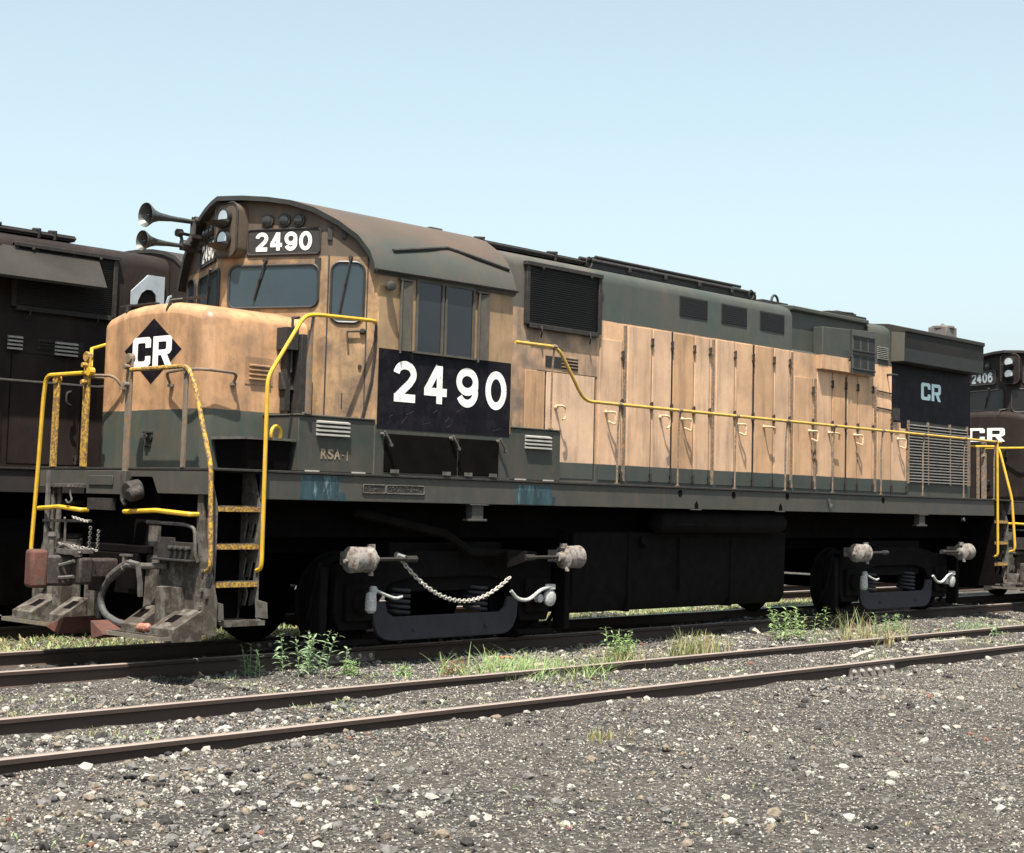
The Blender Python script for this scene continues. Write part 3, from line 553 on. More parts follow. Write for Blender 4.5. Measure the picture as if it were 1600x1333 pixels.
    for x in (6.95, 8.93, 10.94, 11.60, 13.40): mb = MB(); sl(mb, x-.018, x-.006, 1.93, 3.95 if x < 11 else 3.6, -.004, .03); sl(mb, x+.006, x+.018, 1.93, 3.95 if x < 11 else 3.6, -.004, .03); sl(mb, x-.006, x+.006, 1.93, 3.95 if x < 11 else 3.6, -.004, .014); bd(mb, 'door_post', S['stan'], hood)
    for x in (7.985, 9.945, 12.515): mb = MB(); sl(mb, x-.012, x+.012, 1.93, 3.97 if x < 11 else 3.7, -.004, .010); bd(mb, 'door_post', 'dark', hood)
    # roof gear
    if detail > 1 or sg == -1:
        rx = 4.25 if sg == 1 else 5.38
        for q in (-1, 1):
            mb = MB(); mb.box(rx, 6.5, q*.62, q*.40, 4.72, 4.79); mb.tube([(rx, q*.63, 4.755), (6.5, q*.63, 4.755)], .02, 6)
            for x in (rx+.3, 5.9): mb.tube([(x, q*.64, 4.70), (x, q*.66, 4.80), (x, q*.5, 4.82)], .02, 6)
            bd(mb, 'roof_walk', S['roofgear'], hood)
        mb = MB(); mb.box(6.45, 10.5, -.62, .62, 4.70, 4.785); mb.box(6.85, 10.3, -.48, .48, 4.785, 4.87); mb.box(6.95, 8.2, -.40, .40, 4.87, 4.91); mb.box(8.3, 10.2, -.40, .40, 4.87, 4.90)
        for q in (-.62, .62): mb.tube([(6.4,q,4.80),(10.45,q,4.80)], .028, 8)
        for q in (-.47, .47): mb.tube([(6.9,q,4.895),(10.3,q,4.895)], .022, 8)
        for x in (6.55, 10.3): mb.tube([P(x+.06*math.cos(a), -.66, 4.76+.07*math.sin(a)) for a in [k*PI/6 for k in range(13)]], .012, 6)
        for x in (7.4, 8.2, 9.0, 9.8): mb.box(x, x+.05, Y(-.66), Y(-.55), 4.73, 4.80)
        bd(mb, 'dynamic_brake_fan', S['roofgear'], hood, bev=.006)
        mb = MB(); mb.tube([(11.1+.09*math.cos(a), Y(-.55), 4.75+.1*math.sin(a)) for a in [k*PI/8 for k in range(9)]], .02, 6); bd(mb, 'lifting_eye', S['roofgear'], hood); mb = MB(); mb.box(10.7, 11.4, -.6, .6, 4.68, 4.75); bd(mb, 'exhaust_hatch', S['roofgear'], hood, bev=.006); mb = MB(); mb.box(12.6, 13.75, -.6, .6, 4.70, 4.78); mb.box(13.0, 13.6, -.5, .5, 4.78, 4.83); mb.tube([(12.9,Y(-.5),4.80),(13.5,Y(-.5),4.83)], .015, 6)
        bd(mb, 'exhaust_hatch', S['roofgear'], hood, bev=.006)
        mb = MB(); mb.box(15.85, 16.22, Y(-.95), Y(-.6), 4.66, 4.83); mb.lathe([(0,.2),(.05,.2),(.07,.03),(.10,.03)], (16.03, Y(-.78), 4.80), (0, 0, 1), 14); bd(mb, 'roof_vent', 'cap' if S.get('panel') else S['roofgear'], hood, bev=.01)
    # ---- handrails
    ho = -1.56
    mb = MB(); mb.tube(fillet([P(4.18,ho,3.455), P(4.93,ho,3.46), P(5.43,ho,2.855), P(16.62,ho,2.855)], .14), .021, 8); hr = bd(mb, 'side_handrail', S['hr'])
    sx = [4.86, 6.12, 7.37, 8.66, 9.90, 11.17, 12.58, 13.9, 15.3, 16.42]
    if detail < 2: sx = sx[:6]
    for x in sx:
        zt = 3.46 if x < 5 else 2.855
        mb = MB(); mb.tube([P(x,-1.53,1.86 if x > 5 else 2.48), P(x,-1.535,zt-.3), P(x,ho,zt-.02)], .013, 6); mb.lathe([(-.035,.028),(.035,.028)], P(x,ho,zt), (1, 0, 0), 8); mb.box(x-.03, x+.03, Y(-1.545), Y(-1.515), 1.877 if x > 5 else 2.486, 1.89 if x > 5 else 2.5); bd(mb, 'stanchion', S['stan'], hr)
    mb = MB(); mb.tube(fillet([P(.60,-1.50,.90), P(.60,-1.575,.92), P(.59,-1.575,2.78), P(1.02,-1.575,3.42), P(1.15,-1.575,3.455), P(1.99,-1.565,3.475), P(2.02,-1.53,3.46)], .09), .021, 8); bd(mb, 'step_handrail', S['hry'])
    mb = MB(); mb.tube([P(1.15,-1.53,2.45), P(1.15,-1.53,3.2), P(1.15,-1.57,3.44)], .018, 6); mb.box(1.10, 1.19, Y(-1.535), Y(-1.50), 2.455, 2.47); mb.box(1.135, 1.165, Y(-1.56), Y(-1.50), 2.45, 3.3); bd(mb, 'stanchion', S['post'])
    for s in (-1, 1):
        yi = -.14 if s < 0 else .62
        top = 2.86
        pts = fillet([P(-.0,s*1.50,.90), P(-.02,s*1.60,.93), P(-.02,s*1.535,1.9), P(-.02,s*1.22 if s < 0 else s*1.50,2.70 if s < 0 else 2.6), P(-.02,s*1.1 if s < 0 else s*1.46,top), P(-.02,yi,top)], .09)
        mb = MB(); mb.tube(pts, .023, 8); bd(mb, 'front_handrail', S['hry2'] if s < 0 else S['hry'])
        if s < 0: ps = [(-1.06,1.876,2.84,.03,'post'), (-.09,1.80,3.01,.05,'post')]
        else: ps = [(1.27,1.876,2.84,.05,'yellowrust'), (.69,1.876,3.06,.055,'yellowrust')]
        for y, z0, z1, hw, mt in ps:
            mb = MB(); mb.box(-.012, .012, Y(y)-hw, Y(y)+hw, z0, z1-.02); mb.lathe([(-.03,hw),(.03,hw)], P(-.0, y, z1-.03), (1, 0, 0), 10)
            if z1 > 3: mb.lathe([(-.05,.028),(.04,.028)], P(-.02, y, z1-.12), (1, 0, 0), 8); mb.lathe([(-.05,.028),(.04,.028)], P(-.02, y, z1-.3), (1, 0, 0), 8)
            bd(mb, 'handrail_post', mt if S.get('panel') else S['stan'], bev=.004)
    mb = MB(); mb.tube([P(-.02,.60,2.87), P(.55,1.5,3.2), P(1.2,1.55,3.42), P(1.75,1.54,3.46)], .021, 8); mb.lathe([(-.03,.045),(.03,.045)], P(-.02,.60,2.87), (1, 0, 0), 10); bd(mb, 'side_grab', S['hry'])
    # rear handrails
    mb = MB(); mb.tube(fillet([P(16.47,-1.50,.90), P(16.47,-1.575,.92), P(16.47,-1.57,2.86)], .06), .021, 8); bd(mb, 'step_handrail', S['hry'])
    mb = MB(); mb.tube(fillet([P(L_+.02,-1.50,.98), P(L_+.02,-1.6,1.0), P(L_+.02,-1.54,1.9), P(L_+.02,-1.3,2.80), P(L_+.02,.1,2.82)], .1), .023, 8); bd(mb, 'rear_handrail', S['hry'])
    mb = MB(); mb.box(L_-.01, L_+.012, Y(-.95), Y(-.9), 1.876, 2.8); mb.box(L_-.01, L_+.012, Y(-.3), Y(-.25), 1.876, 2.8); bd(mb, 'handrail_post', S['stan'])
    # hood end: lamp, sand box
    mb = MB(); mb.box(16.72, 16.78, -.5, .5, 2.0, 2.9); mb.lathe([(0,.12),(.08,.12),(.1,.09)], P(16.72,-.72,2.62), (1, 0, 0), 14); mb.lathe([(0,.09),(.1,.09)], P(16.72,-.72,2.35), (1, 0, 0), 14); mb.tube([P(16.8,-.8,2.9),P(16.8,-.8,2.0)], .02, 6); bd(mb, 'hood_end_gear', S['dk'], hood)
    # ---- corner steps with stringers
    def stringer(x, holes, side_, mt='grey'):
        fr = Frame((x, 0, 0), (0, side_*sg, 0), (0, 0, 1)); o = [[(1.22,.42),(1.52,.42),(1.52,1.5),(1.40,1.84),(1.22,1.84)]]
        if holes:
            for z in (.55, .83, 1.2):
                o += [[(1.28,z),(1.32,z),(1.36,z+.12),(1.32,z+.2)], [(1.38,z),(1.44,z+.02),(1.47,z+.14),(1.42,z+.16)], [(1.30,z+.25),(1.34,z+.22),(1.38,z+.28),(1.34,z+.33)] if z < 1 else [(1.30,z+.22),(1.34,z+.22),(1.34,z+.24),(1.30,z+.24)]]
        mb = MB(); vs, fs = curve_fill(o, .008); mb.add([fr.p(*v) for v in vs], fs)
        mb.add([P(x-.006,-1.5*-side_,.45),P(x+.006,-1.5*-side_,.45),P(x+.006,-1.68*-side_,.45),P(x-.006,-1.68*-side_,.45),P(x-.006,-1.5*-side_,.62),P(x+.006,-1.5*-side_,.62),P(x+.006,-1.66*-side_,.6),P(x-.006,-1.66*-side_,.6)], [(0,3,2,1),(4,5,6,7),(0,1,5,4),(1,2,6,5),(2,3,7,6),(3,0,4,7)])
        mb.rivets([P(x-.015, 1.42*side_, z) for z in (1.5, 1.66)], .016)
        return bd(mb, 'step_stringer', mt)
    for s_ in (-1, 1):
        for x0, x1 in ((.10,.60), (L_-.60,L_-.10)):
            if s_ > 0 and x0 > 1: continue
            stringer(x0-.012, False, s_, 'grey' if x0 < 1 else 'under'); stringer(x1+.012, True, s_)
            for k, z in enumerate((1.50, 1.14, .78, .42)):
                yy = 1.52 if k < 3 else 1.66
                mb = MB(); mb.box(x0, x1, P(0,s_*1.24,0)[1], P(0,s_*(yy-.02),0)[1], z-.02, z+.006, 0); mb.box(x0, x1, P(0,s_*(yy-.018),0)[1], P(0,s_*yy,0)[1], z-.035, z+.012, 1)
                for q in range(9): mb.box(x0+.02+q*.052, x0+.05+q*.052, P(0,s_*(yy-.06),0)[1], P(0,s_*(yy-.022),0)[1], z+.007, z+.022, 0)
                mb.build('step_tread', [S['pilotm'], S['tread'] if k < 3 else S['pilotm']], root)
        # ---- pilot: plate, channel post, bracket boxes, footboard
    for s_ in (-1, 1):
        q = lambda x, y, z: P(x, s_*y, z)
        mb = MB(); mb.prism([(s_*sg*.72,.30),(s_*sg*1.22,.30),(s_*sg*1.62,.30),(s_*sg*1.62,.62),(s_*sg*1.40,1.25),(s_*sg*1.36,1.62),(s_*sg*1.28,1.62),(s_*sg*1.30,1.12),(s_*sg*.72,1.12)], .03, .06, 'x')
        mb.prism([(s_*sg*.42,.32),(s_*sg*.72,.32),(s_*sg*.72,.82),(s_*sg*.47,.82),(s_*sg*.42,.7)], .10, .13, 'x')
        mb.rivets([q(.025,y,z) for y, z in ((1.42,.9),(1.42,.72),(1.5,.82),(1.5,.66),(1.4,.55),(1.28,.98))], .018)
        pl = bd(mb, 'pilot', S['pilotm'], bev=.004)
        mb = MB(); mb.box(-.10, .028, q(0,.84,0)[1], q(0,1.0,0)[1], .22, .73); mb.box(-.02, .028, q(0,1.0,0)[1], q(0,1.14,0)[1], .3, .73); bd(mb, 'pilot_post', S['pilotm'], pl, bev=.004)
        for y0, y1, wx in ((1.06,1.44,.30), (.52,.80,.26)):
            xb, zt, zb3 = .028, .53, .24
            mb = MB(); A = [q(-wx,y0,zb3), q(xb,y0,zb3), q(xb,y1,zb3), q(-wx,y1,zb3), q(-wx,y0,.36), q(xb,y0,zt), q(xb,y1,zt), q(-wx,y1,.36)]
            mb.hexa(A); bx_ = bd(mb, 'footboard_bracket', S['pilotm'], pl, bev=.004)
            ym = (y0+y1)/2; h = .10
            def on(x, y): return q(x, y, .36+(zt-.36)*(x+wx)/(xb+wx)+.003)
            mb = MB(); mb.add([on(-wx+.10,ym-h), on(-wx+.22,ym-h), on(-wx+.22,ym+h*.3), on(-wx+.10,ym+h*.3)], [(0, 1, 2, 3)]); bd(mb, 'bracket_opening', 'under', bx_)
        mb = MB(); mb.box(-.42, -.0, q(0,.52,0)[1], q(0,1.40,0)[1], .268, .290, 0); mb.box(-.435, -.42, q(0,.52,0)[1], q(0,1.415,0)[1], .258, .296, 1); mb.box(-.42, -.0, q(0,1.40,0)[1], q(0,1.415,0)[1], .258, .296, 1)
        mb.hexa([q(-.44,.30,.20), q(-.05,.30,.20), q(-.05,.52,.255), q(-.44,.52,.255), q(-.42,.24,.37), q(-.05,.24,.37), q(-.05,.52,.285), q(-.42,.52,.285)], 2)
        for k in range(14):
            for j in range(3): mb.box(-.38+j*.125, -.33+j*.125, q(0,.55+k*.06,0)[1], q(0,.58+k*.06,0)[1], .2905, .302, 0)
        mb.build('footboard', [M[S['pilotm']], M['edge'], M['rust' if S.get('panel') else 'dark']], root)
    # ---- coupler, draft pocket, hoses on the front plate
    mb = MB(); mb.box(-.05, .30, -.42, .42, .62, 1.02); mb.box(-.02, .1, -.55, .55, 1.02, 1.1); bd(mb, 'draft_pocket', 'under', bev=.01)
    mb = MB(); mb.box(-.55, .0, -.10, .10, .76, .96); mb.hexa([(-.86,-.02,.70),(-.55,-.14,.70),(-.55,.14,.70),(-.80,.20,.70),(-.86,-.02,1.0),(-.55,-.14,1.0),(-.55,.14,1.0),(-.80,.20,1.0)])
    mb.hexa([(-.62,-.32,.72),(-.45,-.30,.72),(-.45,-.10,.72),(-.60,-.12,.72),(-.62,-.32,.98),(-.45,-.30,.98),(-.45,-.10,.98),(-.60,-.12,.98)])
    cp = bd(mb, 'coupler', S['coup'], bev=.03, seg=3)
    mb = MB(); mb.hexa([(-.95,.02,.68),(-.80,-.06,.68),(-.74,.14,.68),(-.90,.22,.68),(-.95,.02,1.05),(-.80,-.06,1.05),(-.74,.14,1.05),(-.90,.22,1.05)]); bd(mb, 'knuckle', 'rust', cp, bev=.035, seg=3)
    mb = MB(); mb.lathe([(0,.03),(.16,.03),(.18,.045),(.22,.04)], (-.74,.0,1.0), (0, 0, 1), 10); mb.tube([(-.6,.0,1.05),(-.6,.0,1.33),(-.63,-.03,1.36)], .012, 6); mb.box(-.70, -.45, -.28, .12, 1.02, 1.06); mb.tube([(-.60,-.30,1.02),(-.66,-.1,1.10),(-.60,.1,1.06)], .02, 6); mb.tube([(-.66,-.28,.95),(-.70,-.1,.9),(-.66,-.02,.93)], .018, 6); mb.tube([(-.66,-.28,.80),(-.70,-.1,.78),(-.66,-.02,.80)], .018, 6); bd(mb, 'lock_lifter', 'grey' if S.get('panel') else 'dark', cp)
    for pts in ([(-.1,.35,1.05),(-.2,.18,1.28)], [(-.1,.2,1.05),(-.22,.0,1.25)], [(-.5,.25,1.10),(-.35,-.25,1.04)], [(-.3,.35,1.36),(-.35,-.02,1.32)]):
        mb = MB(); A, B = Vector(pts[0]), Vector(pts[1]); k = 9
        for i in range(k):
            c = A+(B-A)*i/k; t = (B-A).normalized(); u = t.orthogonal().normalized() if i % 2 else t.cross(t.orthogonal()).normalized()
            mb.tube([c+t*.018*math.cos(a)*1.3+u*.014*math.sin(a) for a in [j*PI/3 for j in range(7)]], .005, 4, cap=False)
        bd(mb, 'chain', S['chain'])
    mb = MB(); mb.tube(fillet([P(-.2,-.34,.86),P(-.2,-.16,.74),P(-.2,-.04,.57),P(-.2,-.12,.42),P(-.2,-.39,.345),P(-.21,-.62,.335),P(-.22,-.76,.335)], .12), .034, 10); h_ = bd(mb, 'air_hose', 'hose')
    mb = MB(); mb.tube([P(-.2,-.44,.90),P(-.2,-.30,.83),P(-.2,-.20,.77)], .045, 10); mb.tube([P(.02,-.86,.92),P(-.1,-.66,.91),P(-.2,-.50,.92),P(-.2,-.40,.88)], .032, 8); mb.lathe([(0,.035),(.08,.03)], P(-.2,-.46,.93), (0, 0, 1), 8); mb.box(-.23, -.17, Y(-.54), Y(-.40), 1.0, 1.02); mb.tube([P(-.2,-.5,.95),P(-.16,-.62,.93),P(-.14,-.64,.75),P(-.12,-.62,.62)], .03, 6); bd(mb, 'angle_cock', S['grey'], h_)
    mb = MB(); mb.lathe([(0,.035),(.06,.045),(.12,.04),(.18,.05),(.22,.02)], P(-.22,-.74,.335), (-.05, -sg, .02), 10); bd(mb, 'glad_hand', 'red' if S.get('panel') else 'dark', h_)
    mb = MB(); mb.tube(fillet([P(0,-1.0,1.33),P(-.03,-.55,1.34),P(-.03,-1.18,1.33),P(-.03,-1.34,1.30),P(-.03,-1.36,1.05),P(0,-1.36,.98)][1:], .06), .018, 6); bd(mb, 'uncoupling_lever', S['grey']); mb = MB(); mb.tube([P(-.03,1.36,1.30),P(-.03,.45,1.32)], .016, 6); mb.tube([P(0,1.34,1.84),P(0,1.34,.62)], .03, 6); bd(mb, 'uncoupling_lever', S['grey'])
    for y0, y1 in ((-.19,-1.30), (1.42,.60)):
        mb = MB(); mb.tube(fillet([P(.03,y0,1.43),P(-.07,y0-.0,1.43),P(-.07,(y0+y1)/2,1.455),P(-.07,y1,1.43),P(.03,y1,1.43)], .03), .024, 8); bd(mb, 'front_grab', S['hry'])
    # jumper rack, brackets and multiple-unit sockets
    mb = MB(); mb.box(-.075, -.062, .02, .46, 1.69, 1.79); mb.prism([(-.06,1.60),(-.002,1.60),(-.002,1.84),(-.06,1.84)], Y(-.18), Y(.52), 'y'); mb.box(-.09, -.002, Y(.55), Y(1.12), 1.655, 1.70); bd(mb, 'jumper_rack', S['sill'], bev=.005)
    mb = MB(); mb.lathe([(0,.10),(.12,.10),(.14,.085)], P(.02,-.30,1.66), (-1, 0, -.2), 14); mb.lathe([(0,.075),(.12,.07),(.14,.05)], P(-.04,-.42,1.63), (-1, 0, -.3), 12); mb.tube([P(-.05,-.12,1.80),P(-.07,-.16,1.55),P(-.07,-.22,1.50)], .022, 6); mb.box(-.05, 0, Y(.05), Y(.50), 1.44, 1.56); bd(mb, 'jumper_socket', S['dk'])
    mb = MB(); mb.tube(fillet([P(-.08,.78,1.66),P(-.08,.78,1.58),P(-.09,.72,1.53),P(-.10,.77,1.49),P(-.10,.83,1.53)], .03), .010, 6); mb.rivets([P(-.095,y,1.68) for y in (.62,.7,.78,.86,.94,1.02)], .014); bd(mb, 'hook', S['grey'])
    mb = MB(); mb.box(-.03, .03, Y(-.95), Y(-1.32), 1.0, 1.16)
    for y in (1.0, 1.09, 1.18, 1.27): mb.lathe([(0,.028),(.05,.028),(.06,.012)], P(-.03,-y,1.10), (-1, 0, 0), 8)
    mb.box(-.015, .0, Y(-.72), Y(-1.0), 1.0, 1.2); mb.box(-.10, .03, Y(-.74), Y(-1.36), .98, 1.0); bd(mb, 'air_manifold', S['dk'], bev=.004)
    mb = MB(); mb.prism([(-.46*sg,1.30),(-.62*sg,1.30),(-.62*sg,.30),(-.40*sg,.30)], .06, .09, 'x'); bd(mb, 'pilot_bracket', S['pilotm']); mb = MB(); mb.prism([(1.12*sg,1.12),(1.32*sg,1.12),(1.32*sg,.95),(1.12*sg,.95)], -.01, .02, 'x'); bd(mb, 'pilot_bracket', S['pilotm'])
    # ---- fuel tank, reservoir, fittings on the sill
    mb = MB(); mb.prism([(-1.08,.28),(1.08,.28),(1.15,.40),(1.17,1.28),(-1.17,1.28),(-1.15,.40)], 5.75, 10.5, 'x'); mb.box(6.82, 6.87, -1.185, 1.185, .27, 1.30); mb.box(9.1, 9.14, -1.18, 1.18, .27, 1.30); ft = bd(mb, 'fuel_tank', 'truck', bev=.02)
    mb = MB(); mb.lathe([(0,.06),(.05,.06),(.06,.075),(.09,.075)], P(7.1,-1.16,1.12), (0, -sg, .5), 12); bd(mb, 'fuel_filler', 'truck', ft); mb = MB(); mb.tube([P(7.9,-1.19,.5),P(7.9,-1.19,1.2)], .015, 6); bd(mb, 'sight_gauge', 'truck', ft)
    mb = MB(); mb.lathe([(0,.02),(.04,.12),(.10,.15),(2.9,.15),(2.96,.12),(3.0,.02)], P(7.2,-1.28,1.42), (1, 0, 0), 20); bd(mb, 'air_reservoir', 'truck'); mb = MB(); mb.tube([P(2.1,-1.2,1.48),P(3.5,-1.2,1.25),P(3.9,-1.2,1.05),P(5.0,-1.2,1.0)], .05, 8); bd(mb, 'pipe', 'truck')
    for x in (3.60, 13.86): mb = MB(); mb.box(x, x+.18, Y(-1.50), Y(-1.40), 1.40, 1.585); mb.box(x-.05, x+.23, Y(-1.515), Y(-1.40), 1.40, 1.425); mb.box(x-.06, x+.24, Y(-1.53), Y(-1.4), 1.575, 1.588); bd(mb, 'jacking_pad', S['sill'], bev=.004)
    if S.get('panel'):
        mb = MB(); fr = side(-1.524); slab(mb, fr, [(1.92,1.67),(2.82,1.67),(2.82,1.775),(1.92,1.775)], -.004, .008); pq = bd(mb, 'builder_plate', S['dk'], sill)
        mb = MB(); ring(mb, fr, rrect(1.93, 2.24, 1.68, 1.765, .01), .006, .009); ring(mb, fr, rrect(2.26, 2.81, 1.68, 1.765, .01), .006, .009)
        for k in range(60): x = 1.95+random.random()*.84; z = random.choice((1.70, 1.72, 1.74)); slab(mb, fr, [(x,z),(x+.012,z),(x+.012,z+.012),(x,z+.012)], .008, .011)
        bd(mb, 'plate_relief', 'grey', pq)
        for pl in ([(1.09,1.60),(1.72,1.59),(1.7,1.66),(1.62,1.68),(1.6,1.84),(1.1,1.84)], [(4.28,1.60),(4.98,1.60),(4.98,1.69),(4.92,1.70),(4.9,1.82),(4.3,1.82)]): mb = MB(); slab(mb, fr, pl, -.003, .0025); bd(mb, 'blue_patch', 'blue', sill)
        for x, z in ((7.44,1.79),(8.65,1.79),(9.97,1.80),(12.66,1.79)): mb = MB(); mb.lathe([(0,.045),(.004,.045)], fr.p(x, z, 0), (0, -1, 0), 10); bd(mb, 'drain_hole', 'under', sill)
        for x in (7.8, 9.8): mb = MB(); slab(mb, fr, [(x-.04,1.60),(x+.04,1.60),(x+.04,1.65),(x,1.70),(x-.04,1.65)], 0, .004); bd(mb, 'drain_hole', 'under', sill)
        mb = MB(); mb.tube([fr.p(11.05,1.78,.02), fr.p(11.07,1.66,.03), fr.p(11.12,1.70,.03)], .018, 6); mb.lathe([(0,.03),(.05,.03)], fr.p(15.35, 1.52, -.05), (0, -1, 0), 8)
        for x in (7.78, 9.78): mb.box(x-.1, x+.12, -1.535, -1.5, 1.58, 1.59)
        bd(mb, 'sill_fitting', 'grey', sill)
    # ---- trucks
    for tc in (3.73, 13.90):
        if detail < 2 and sg == 1 and tc > 10: continue
        X = lambda x: tc+x
        mb = MB(); fr = Frame((tc, Y(-.97), 0), (1, 0, 0), (0, 0, 1), (0, -sg, 0)); fb = Frame((tc, Y(1.05), 0), (1, 0, 0), (0, 0, 1), (0, sg, 0))
        out = [(-1.75,.42),(-1.72,.92),(-1.1,.98),(-.55,1.06),(.55,1.06),(1.1,.98),(1.72,.92),(1.75,.42),(1.66,.22),(1.18,.22),(1.12,.48),(.95,.70),(.6,.76),(-.6,.76),(-.95,.70),(-1.12,.48),(-1.18,.22),(-1.66,.22)]
        for f_ in (fr, fb): slab(mb, f_, out, 0, .10)
        for s in (-1, 1):
            slab(mb, fr, [(s*1.42-.2,.32),(s*1.42+.2,.32),(s*1.42+.2,.72),(s*1.42-.2,.72)], .1, .16); slab(mb, fr, [(s*1.42-.30,.06),(s*1.42+.30,.06),(s*1.42+.30,.12),(s*1.42-.30,.12)], .02, .14); mb.lathe([(0,.13),(.05,.13),(.07,.1)], fr.p(s*1.42,.52,.15), (0, -sg, 0), 14)
            mb.box(X(s*1.95)-.05, X(s*1.95)+.05, Y(-1.15), Y(-.95), .1, .9); mb.tube([P(X(s*1.98),-1.1,.95),P(X(s*2.02),-1.0,.45),P(X(s*1.95),-.8,.12)], .03, 6)
        mb.box(X(-.9), X(.9), -1.0, 1.0, .6, 1.15)
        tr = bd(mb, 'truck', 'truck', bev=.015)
        for ax in (-1.4225, 1.4225):
            for s in (-1, 1):
                mb = MB(); mb.lathe([(0,.54),(.025,.545),(.04,.515),(.135,.508),(.138,.44),(.09,.42),(.10,.20),(.16,.18),(.16,.02)], (X(ax), s*.68, .508), (0, s, 0), 32); bd(mb, 'wheel', 'truck', tr)
            mb = MB(); mb.lathe([(0,.09),(2.0,.09)], (X(ax), -1.0, .508), (0, 1, 0), 14); bd(mb, 'axle', 'under', tr)
        mb = MB(); f2 = Frame((tc-.09, Y(-1.09), 0), (1, 0, 0), (0, 0, 1), (0, -sg, 0))
        slab(mb, f2, [(-1.17,.52),(-1.14,.28),(-1.08,.17),(-.98,.11),(-.86,.09),(.88,.09),(.99,.11),(1.08,.17),(1.14,.28),(1.16,.52),(.98,.52),(.94,.40),(.85,.35),(-.85,.35),(-.94,.40),(-.98,.52)], 0, .05)
        mb.rivets([f2.p(-.55,.20,.05), f2.p(.6,.20,.05)], .02); bd(mb, 'spring_plank', 'truck2' if 'truck2' in M else 'truck', tr, bev=.01)
        for s in (-1, 1):
            mb = MB(); pts = [f2.p(s*.62+.13*math.cos(a), .37+.30*a/(2*PI*5), -.14+.13*math.sin(a)) for a in [k*2*PI/12 for k in range(61)]]; mb.tube(pts, .022, 6); bd(mb, 'spring', 'truck2', tr)
        for s in (-1, 1):         # brake cylinders, silver grey, towards both ends of the truck
            c = P(X(s*1.66), -1.40, .985); mb = MB()
            mb.lathe([(-.01,.03),(0,.09),(.03,.138),(.26,.128),(.27,.14),(.295,.14),(.305,.10),(.33,.06),(.40,.05)], Vector(c)+Vector((s*.20, 0, 0)), (-s, 0, 0), 24)
            mb.box(X(s*1.66)-.11*s-.03, X(s*1.66)-.11*s+.03, Y(-1.44), Y(-1.38), 1.09, 1.145); mb.box(X(s*1.66)-.08, X(s*1.66)+.08, Y(-1.30), Y(-1.14), .92, 1.06)
            mb.lathe([(0,.02),(.05,.02)], Vector(c)+Vector((s*.20, 0, -.01)), (s, 0, 0), 8); mb.lathe([(0,.028),(.06,.02)], P(X(s*1.58),-1.45,.82), (0, 0, 1), 8)
            bc = bd(mb, 'brake_cylinder', S['bcyl'], tr)
            mb = MB(); mb.tube([Vector(c)+Vector((-s*.2, 0, 0)), Vector(c)+Vector((-s*.62, 0, .0))], .022, 6); mb.lathe([(0,.035),(.16,.035)], Vector(c)+Vector((-s*.62, 0, 0)), (-s, 0, .0), 8); bd(mb, 'push_rod', 'dark', bc)
            # taped journal cable
            x = X(s*1.45)
            if s < 0:
                mb = MB(); mb.lathe([(0,.035),(.03,.06),(.10,.062),(.2,.055),(.22,.03)], P(x,-1.32,.42), (0, 0, 1), 12); mb.lathe([(0,.04),(.06,.045),(.08,.03)], P(x+.04,-1.31,.62), (0, 0, 1), 10); cb = bd(mb, 'journal_cable', 'cloth', tr)
                mb = MB(); mb.tube(fillet([P(x+.06,-1.32,.66), P(x+.22,-1.32,.60), P(x+.35,-1.33,.56), P(x+.46,-1.31,.58)], .08), .017, 8); bd(mb, 'cable', 'cloth', cb)
            else:
                mb = MB(); mb.lathe([(0,.06),(.03,.10),(.06,.10),(.08,.06)], P(x,-1.25,.50), (0, -sg, 0), 14); mb.lathe([(0,.05),(.06,.05)], P(x-.18,-1.25,.50), (0, -sg, 0), 10); mb.box(x-.05, x+.06, Y(-1.33), Y(-1.26), .60, .66); cb = bd(mb, 'journal_cable', 'cloth', tr)
                mb = MB(); mb.tube(fillet([P(x-.72,-1.33,.60), P(x-.62,-1.34,.50), P(x-.42,-1.34,.48), P(x-.22,-1.33,.60), P(x,-1.31,.635)], .14), .022, 8); bd(mb, 'cable', 'cloth', cb)
        if S.get('panel') and tc < 5:
            A = Vector((2.64, -1.36, 1.0)); B = Vector((4.40, -1.36, .76)); mb = MB(); n_ = 46; pts = []
            for k in range(n_+1):
                t = k/n_; p = A+(B-A)*t; p.z -= 4*t*(1-t)*.36; pts.append(p)
            for k in range(n_):
                a, b = pts[k], pts[k+1]; c = (a+b)/2; t = (b-a).normalized(); u = Vector((0, -1, 0)) if k % 2 else t.cross(Vector((0, 1, 0)))
                h = (b-a).length*.72
                mb.tube([c+t*h*math.cos(q)+u*.020*math.sin(q) for q in [j*PI/5 for j in range(11)]], .0075, 5, cap=False)
            bd(mb, 'slack_chain', 'chain', tr)
            mb = MB(); mb.tube([A+Vector((-.05,0,.03)), A+Vector((.10,0,-.01))], .032, 8); bd(mb, 'clevis', 'bright', tr)
            mb = MB(); mb.hexa([(4.36,-1.36,.86),(4.62,-1.40,.93),(4.62,-1.30,.93),(4.36,-1.30,.86),(4.36,-1.36,1.06),(4.66,-1.40,1.06),(4.66,-1.30,1.06),(4.36,-1.30,1.06)]); bd(mb, 'brake_bracket', 'truck', tr, bev=.01)
    return hood, cw, cf, nose

